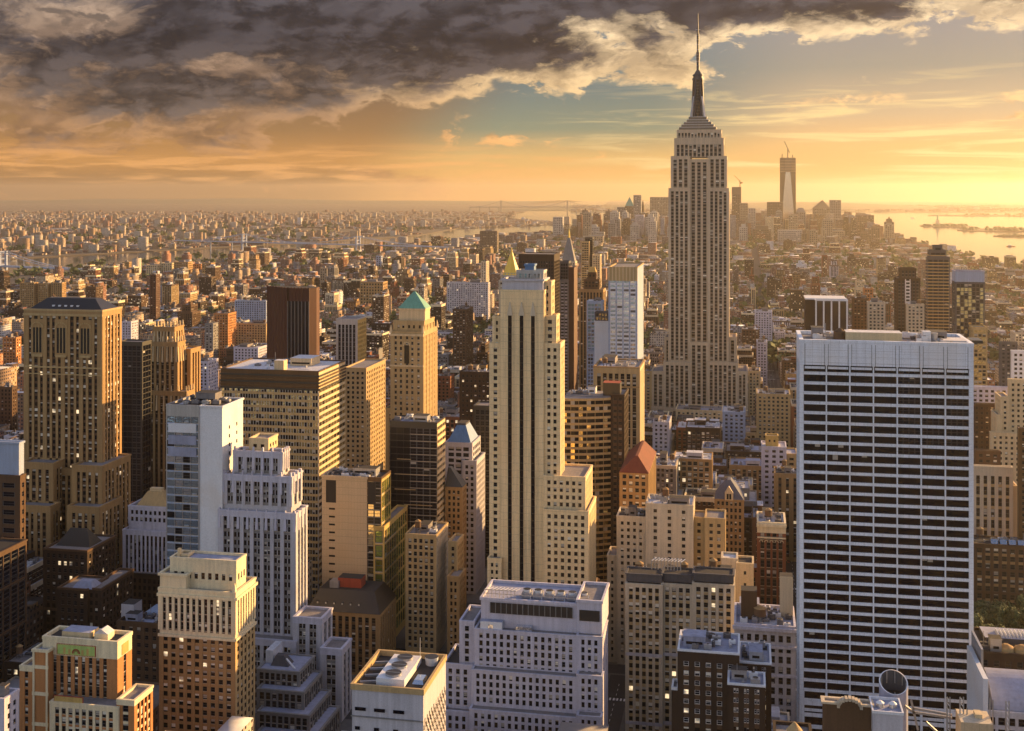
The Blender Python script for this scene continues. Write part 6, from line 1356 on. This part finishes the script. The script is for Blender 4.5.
for f in facts:
    x0, x1, y0, y1, z = cand[f['i']]; r = f['r']; b = Bld('city_building', x0, y0, r); b.fm = 'dark_grey'
    st = S(r.choice([3.0, 3.4, 4.0]), r.choice([3.4, 3.6, 3.9]), r.uniform(.28, .48), r.uniform(.3, .44), f['m'], r.choice([f['m'], f['m'], 'brown', 'spandrel']), nw=1, pd=r.uniform(.12, .5), sd=.1, top=r.uniform(1.2, 3), tm=r.choice([f['m'], f['m'], 'limestone', 'terra_white', 'brown']), gl=r.choice(['std', 'std', 'lively', 'glow']), corner=r.uniform(.6, 1.4), band=r.choice([0, 0, 5, 8]))
    x1_ = x1
    if z > 32 and r.random() < .45:
        za = z * r.uniform(.68, .85); b.tier(x0, x1, y0, y1, 0, za, st, 'NWE', roof=f['rf'], par=.8); e = r.uniform(2, 5); b.tier(x0 + e, x1 - e, y0 + e, y1 - 1, za, z, st, 'NWE', roof=f['rf'], par=.8); b.clutter(x0 + e, x1 - e, y0 + e, y1 - 1, z, r.randint(2, 5), f['tank'], r.choice([f['m'], 'gravel', 'pale_stone']))
    else:
        b.tier(x0, x1, y0, y1, 0, z, st, 'NWE', roof=f['rf'], par=r.uniform(.6, 1.4)); b.clutter(x0, x1, y0, y1, z, r.randint(3, 8), f['tank'], r.choice([f['m'], 'gravel', 'pale_stone', 'red_brick']), f['rf'])
    b.done(f['lab'], 'building', 'city buildings between the towers')

# the rest of the city as one mass
class Boxes:
    def __init__(s): s.v = []; s.c = []
    def add(s, x0, x1, y0, y1, z0, z1, wc, rc):
        s.v.append((x0, x1, y0, y1, z0, z1)); s.c.append((wc, rc))
    def build(s, name, mat):
        A = np.array(s.v, dtype=np.float64); n = len(A)
        idx = np.array([[0, 2, 4], [1, 2, 4], [1, 3, 4], [0, 3, 4], [0, 2, 5], [1, 2, 5], [1, 3, 5], [0, 3, 5]])
        V = A[:, idx].reshape(-1, 3).astype(np.float32)
        fq = np.array([[0, 1, 5, 4], [1, 2, 6, 5], [2, 3, 7, 6], [3, 0, 4, 7], [4, 5, 6, 7]])
        Fc = (np.arange(n)[:, None, None] * 8 + fq[None]).reshape(-1, 4)
        me = bpy.data.meshes.new(name); me.vertices.add(len(V)); me.vertices.foreach_set('co', V.ravel())
        me.loops.add(Fc.size); me.loops.foreach_set('vertex_index', Fc.ravel().astype(np.int32))
        me.polygons.add(len(Fc)); me.polygons.foreach_set('loop_start', np.arange(0, Fc.size, 4, dtype=np.int32)); me.polygons.foreach_set('loop_total', np.full(len(Fc), 4, dtype=np.int32))
        C = np.ones((n, 5, 4), dtype=np.float32)
        wc = np.array([c[0] for c in s.c]); rc = np.array([c[1] for c in s.c]); C[:, :4, :3] = wc[:, None]; C[:, 4, :3] = rc
        at = me.attributes.new('tint', 'FLOAT_COLOR', 'FACE'); at.data.foreach_set('color', C.ravel())
        me.update(calc_edges=True); me.validate(); me.materials.append(MATS[mat])
        o = bpy.data.objects.new(name, me); COL.objects.link(o); return o
m, t, p = newmat('carpet'); MATS['carpet'] = m; g = t.new('ShaderNodeNewGeometry'); at = t.new('ShaderNodeAttribute'); at.attribute_name = 'tint'
X, Y, Z = t.sep(g.outputs['Position']); NX, NY, NZ = t.sep(g.outputs['True Normal'])
isx = t.m('GREATER_THAN', t.m('ABSOLUTE', NX), .5); u = t.m('ADD', t.m('MULTIPLY', isx, Y), t.m('MULTIPLY', t.m('SUBTRACT', 1.0, isx), X))
uu = t.m('DIVIDE', u, 3.2); zz = t.m('DIVIDE', Z, 3.5); fu = t.m('FRACT', uu); fz = t.m('FRACT', zz)
win = t.m('MULTIPLY', t.m('MULTIPLY', t.m('GREATER_THAN', fu, .26), t.m('LESS_THAN', fu, .76)), t.m('MULTIPLY', t.m('GREATER_THAN', fz, .3), t.m('LESS_THAN', fz, .78)))
win = t.m('MULTIPLY', win, t.m('LESS_THAN', t.m('ABSOLUTE', NZ), .5))
wn = t.new('ShaderNodeTexWhiteNoise', noise_dimensions='2D'); t.l.new(t.xyz(t.m('FLOOR', uu), t.m('FLOOR', zz)), wn.inputs['Vector'])
wc = t.mix(t.m('GREATER_THAN', wn.outputs['Value'], .8), (.02, .02, .025), (.4, .38, .34))
nz = t.noise(g.outputs['Position'], .12, 5, .65); nf = t.m('ADD', .6, t.m('MULTIPLY', nz, .8))
bc = t.mix(1.0, at.outputs['Color'], t.xyz(nf, nf, nf), 'MULTIPLY')
t.l.new(t.mix(win, bc, wc), p.inputs['Base Color']); t.l.new(t.m('SUBTRACT', .85, t.m('MULTIPLY', win, .6)), p.inputs['Roughness'])
BX = Boxes()
for i, c in enumerate(cand):
    if i in near: continue
    x0, x1, y0, y1, z = c; wc_, rc_ = cpick(rng, CARPET), cpick(rng, CROOF)
    BX.add(x0, x1, y0, y1, 0, z, wc_, rc_)
    if y0 < 4200:
        w_, d_ = x1 - x0, y1 - y0; par = .9
        for e in ((x0, x1, y0, y0 + .5), (x0, x1, y1 - .5, y1), (x0, x0 + .5, y0 + .5, y1 - .5), (x1 - .5, x1, y0 + .5, y1 - .5)): 
            if y0 < 2400: BX.add(*e, z + .01, z + par, wc_, wc_)
        for k in range(rng.randint(1, 3) if y0 < 3000 else 1):
            a, c2 = rng.uniform(2, 6), rng.uniform(2, 6); X = rng.uniform(x0 + 1, max(x0 + 1.2, x1 - a - 1)); Yy = rng.uniform(y0 + 1, y1 - c2 - 1)
            BX.add(X, min(X + a, x1 - .6), Yy, Yy + c2, z + .01 + .001 * k, z + rng.uniform(1.8, 5), cpick(rng, CARPET), cpick(rng, CROOF))
        if rng.random() < .2 and z > 25: e = w_ * .2; BX.add(x0 + e, x1 - e, y0 + 4, y1 - 4, z + .02, z + rng.uniform(5, 12), wc_, rc_)
o = BX.build('city_buildings', 'carpet'); tag(o, 'dense mass of low brick and stone buildings filling the city to the harbour', 'buildings', kind='stuff')
# far shore city
BX = Boxes(); n_ = 0
for gy in range(45, 160):
    for gx in range(-45, 0):
        X_, Y_ = gx * 165 + (gy % 7) * 9, gy * 60
        if Y_ > 9300 or not inside_view(X_, Y_, 120) or not inpoly(X_, Y_, BRK) or not inpoly(X_ + 150, Y_, BRK): continue
        if math.sin(X_ * .0011 + 1.3) * math.sin(Y_ * .0016 + X_ * .0004) > .72: continue
        x = X_; hb = rng.uniform(6, 11)
        if rng.random() < .08: BX.add(X_, X_ + 145, Y_, Y_ + 44, 0, rng.uniform(7, 13), cpick(rng, CARPET), cpick(rng, CROOF)); continue
        while x < X_ + 140:
            s_ = rng.uniform(9, 40); h = hb * rng.uniform(.8, 1.3) + (rng.uniform(8, 25) if rng.random() < .04 else 0)
            BX.add(x, x + s_, Y_, Y_ + 13, 0, h, cpick(rng, CARPET), cpick(rng, CROOF))
            if rng.random() < .8: BX.add(x, x + s_ * .9, Y_ + 28, Y_ + 41, 0, h * rng.uniform(.8, 1.2), cpick(rng, CARPET), cpick(rng, CROOF))
            x += s_
for k in range(120000):
    if n_ >= 16000: break
    D = 1 / rng.uniform(1 / 15500, 1 / 8300) ; px = rng.uniform(-30, 620); Yy = D / (CT - wdir(px) * ST); Xx = Xat(px, Yy)
    Xx = round(Xx / 34) * 34 + rng.uniform(-5, 5); Yy = round(Yy / 60) * 60 + rng.uniform(-8, 8)
    if not inpoly(Xx, Yy, BRK): continue
    if math.sin(Xx * .0011 + 1.3) * math.sin(Yy * .0016 + Xx * .0004) + .6 * math.sin(Xx * .0043) * math.sin(Yy * .0037) > rng.uniform(.15, .8): continue
    n_ += 1; s_ = rng.uniform(9, 24) * (1 + Yy / 16000); h = rng.uniform(5, 9) + (rng.uniform(8, 30) if rng.random() < .03 else 0) + (rng.uniform(20, 70) if rng.random() < .02 and 6500 < Yy < 9500 and 100 < px < 350 else 0)
    BX.add(Xx, Xx + s_, Yy, Yy + s_ * .8, 0, h, cpick(rng, CARPET), cpick(rng, CROOF))
for k in range(230):
    D = 1 / rng.uniform(1 / 12000, 1 / 3700); px = rng.uniform(-20, 520); Yy = D / (CT - wdir(px) * ST); Xx = Xat(px, Yy)
    for j in range(rng.randint(1, 5)):
        X_, Y_ = Xx + rng.uniform(-130, 130), Yy + rng.uniform(-130, 130)
        if inpoly(X_, Y_, BRK) and inpoly(X_ + 60, Y_, BRK): s_ = rng.uniform(16, 60); lo_ = s_ > 45; BX.add(X_, X_ + s_, Y_, Y_ + rng.uniform(14, 30), 0, rng.uniform(7, 12) if lo_ else rng.uniform(22, 60), CARPET[rng.choice([0, 2, 4])][0] if not lo_ else cpick(rng, CARPET), cpick(rng, CROOF))
for k in range(1500):
    px = rng.uniform(570, 1060); D = 1 / rng.uniform(1 / 22000, 1 / 15400); Yy = D / (CT - wdir(px) * ST); Xx = Xat(px, Yy)
    BX.add(Xx, Xx + rng.uniform(40, 120), Yy, Yy + 40, 0, rng.uniform(10, 30), cpick(rng, CARPET), cpick(rng, CROOF))
o = BX.build('distant_city_buildings', 'carpet'); tag(o, 'hazy carpet of distant low buildings across the river', 'buildings', kind='stuff')

# ------------------------------------------------------------------ trees
def crown_mesh(seed, H, Rr, n):
    r = random.Random(seed); q = MB(); cl = [(r.uniform(-.6, .6) * Rr, r.uniform(-.6, .6) * Rr, H * r.uniform(.45, .9), Rr * r.uniform(.32, .55)) for _ in range(16)]
    for _ in range(n):
        cx_, cy_, cz_, cr_ = r.choice(cl); v = Vector((r.gauss(0, 1), r.gauss(0, 1), r.gauss(0, .8))).normalized() * cr_ * r.uniform(.55, 1.05); c = Vector((cx_, cy_, cz_)) + v
        a = Vector((r.gauss(0, 1), r.gauss(0, 1), r.gauss(0, 1))).normalized(); b2 = a.cross(v.normalized() + Vector((0, 0, .3))).normalized(); a = b2.cross(v.normalized()).normalized(); s_ = r.uniform(.25, .6)
        q.quad(tuple(c - a * s_ - b2 * s_ * .6), tuple(c + a * s_ - b2 * s_ * .6), tuple(c + a * s_ * .8 + b2 * s_ * .6), tuple(c - a * s_ * .8 + b2 * s_ * .6), 'foliage' if r.random() < .6 else 'foliage_light')
    return q
def tree(name, seed, H, Rr, n):
    root = bpy.data.objects.new(name, None); q = MB()
    q.cyl(0, 0, .45, .25, 0, H * .45, 8, 'trunk')
    r = random.Random(seed)
    for k in range(5): a = k * 1.3; q.bar((0, 0, H * .35), (math.cos(a) * Rr * .5, math.sin(a) * Rr * .5, H * .68), .12, 'trunk')
    COL.objects.link(root); tr_ = q.build('trunk', (0, 0, 0), root); cr_ = crown_mesh(seed, H, Rr, n).build('crown', (0, 0, 0), root); return root
protos = [tree('park_tree', s_, 15 + s_, 6 + s_ * .4, 2200) for s_ in range(3)]
px0, px1, py0, py1 = PARKS[0]; rt = random.Random(9); k = 0; used = [False] * 3; TR = []
for j in range(6):
    for i in range(8):
        X = px0 + 4 + i * 9.5 + rt.uniform(-2, 2); Yy = py0 + 12 + j * 20 + rt.uniform(-4, 4)
        s_ = rt.randrange(3); src = protos[s_]
        if not used[s_]: used[s_] = True; o = src
        else:
            o = src.copy(); COL.objects.link(o)
            for ch in list(src.children): c = ch.copy(); COL.objects.link(c); c.parent = o
        o.location = (X, Yy, 0); o.rotation_euler = (0, 0, rt.uniform(0, 6)); f = rt.uniform(1.1, 1.4); o.scale = (f, f, f)
        tag(o, 'leafy park tree among the trees right of the gridded tower', 'tree', 'trees in the park right of the gridded tower')
q = MB(); q.box(px0 - 2, px1, py0, py1 - 2, .15, .25, 'soil'); struct(q, 'park_lawn')
q = MB(); rt = random.Random(12)
for k in range(2600):
    px = rt.uniform(0, 1024); D = 1 / rt.uniform(1 / 9000, 1 / 1700); Yy = D / (CT - wdir(px) * ST); Xx = Xat(px, Yy)
    if not (inpoly(Xx, Yy, MAN) or inpoly(Xx, Yy, BRK)): continue
    s_ = rt.uniform(5, 9) * (1 + Yy / 5000); h = 13 + s_ * .6
    for i in range(22):
        c = Vector((Xx + rt.gauss(0, .5) * s_, Yy + rt.gauss(0, .5) * s_, h + rt.gauss(0, .28) * s_)); a = Vector((rt.gauss(0, 1), rt.gauss(0, 1), rt.gauss(0, .5))).normalized() * s_ * .36; b2 = a.cross(Vector((rt.gauss(0, 1), rt.gauss(0, 1), rt.gauss(0, 1)))).normalized() * s_ * .3
        q.quad(tuple(c - a - b2), tuple(c + a - b2), tuple(c + a + b2), tuple(c - a + b2), 'foliage' if rt.random() < .6 else 'foliage_light')
o = q.build('street_tree_foliage'); tag(o, 'scattered green treetops between the low buildings', 'foliage', kind='stuff')

# ------------------------------------------------------------------ cars
q = MB(); q.quad((-71, 380, .16), (-59.5, 380, .16), (-59.5, 632, .16), (-71, 632, .16), 'asphalt'); struct(q, 'side_street')
q = MB()
for k in range(40): q.quad((-65.3, 384 + k * 6, .17), (-65.1, 384 + k * 6, .17), (-65.1, 386.5 + k * 6, .17), (-65.3, 386.5 + k * 6, .17), 'paint')
for k in range(6): q.quad((-70 + k * 1.8, 600, .17), (-69.1 + k * 1.8, 600, .17), (-69.1 + k * 1.8, 603, .17), (-70 + k * 1.8, 603, .17), 'paint')
struct(q, 'side_street_markings')
wall('car_yellow', (.8, .48, .03), rough=.35, var=.05, streak=.03, spec=.6); wall('car_black', (.02, .02, .022), rough=.3, var=.05, streak=.03, spec=.6); wall('car_white', (.75, .75, .75), rough=.3, var=.05, streak=.03, spec=.6); wall('car_red', (.35, .03, .02), rough=.3, var=.05, streak=.03, spec=.6)
def car(mat):
    root = bpy.data.objects.new('parked_car', None); COL.objects.link(root)
    q = MB(); q.box(-.9, .9, -2.25, 2.25, .35, .85, mat, bottom=True); q.build('body', (0, 0, 0), root)
    q = MB(); q.frus(-.85, .85, -1.2, 1.5, .85, -.68, .68, -.6, .95, 1.42, 'black_glass', mat); q.build('cabin', (0, 0, 0), root)
    for sx_ in (-.85, .85):
        for sy_ in (-1.4, 1.4): q = MB(); q.prism([(sx_ - .12, sy_ - .33), (sx_ + .12, sy_ - .33), (sx_ + .12, sy_ + .33), (sx_ - .12, sy_ + .33)], 0, .62, 'tar'); q.build('wheel', (0, 0, 0), root)
    return root
CM = [('car_yellow', 'yellow taxi'), ('car_black', 'black car'), ('car_white', 'white car'), ('car_red', 'dark red car')]
protos_c = {}; rc = random.Random(4)
spots = [(rc.choice([-69.2, -62.5]), 560 - 9 * k + rc.uniform(-1, 1), 'in the narrow side street right of the white terraced office') for k in range(1, 13)]
for a in (30, -150): spots += [(a + rc.choice([-6, -2.3, 2.3, 6]), rc.uniform(620, 1900), 'driving on a long avenue between the towers') for k in range(26)]
for X_, Y_, wh_ in spots:
    m_, nm_ = rc.choice(CM)
    if m_ not in protos_c: o = protos_c[m_] = car(m_)
    else:
        o = protos_c[m_].copy(); COL.objects.link(o)
        for ch in protos_c[m_].children: c = ch.copy(); COL.objects.link(c); c.parent = o
    o.location = (X_, Y_, .17 if X_ < -50 and X_ > -80 else .02); tag(o, '%s %s' % (nm_, wh_), 'car', '%ss in the streets' % nm_)

# ------------------------------------------------------------------ haze
q = MB(); MATS['haze'] = hm = bpy.data.materials.new('haze'); hm.use_nodes = True; n = hm.node_tree.nodes; n.clear()
vo = n.new('ShaderNodeVolumePrincipled'); oo = n.new('ShaderNodeOutputMaterial'); hm.node_tree.links.new(vo.outputs[0], oo.inputs['Volume'])
vo.inputs['Color'].default_value = (.97, .86, .70, 1); vo.inputs['Density'].default_value = .000029; vo.inputs['Anisotropy'].default_value = .68
q.box(-36500, 36500, -2000, 34500, -5, 470, 'haze', bottom=True); o = q.build('haze'); o['kind'] = 'stuff'; tag(o, 'golden evening haze over the whole city', 'haze')
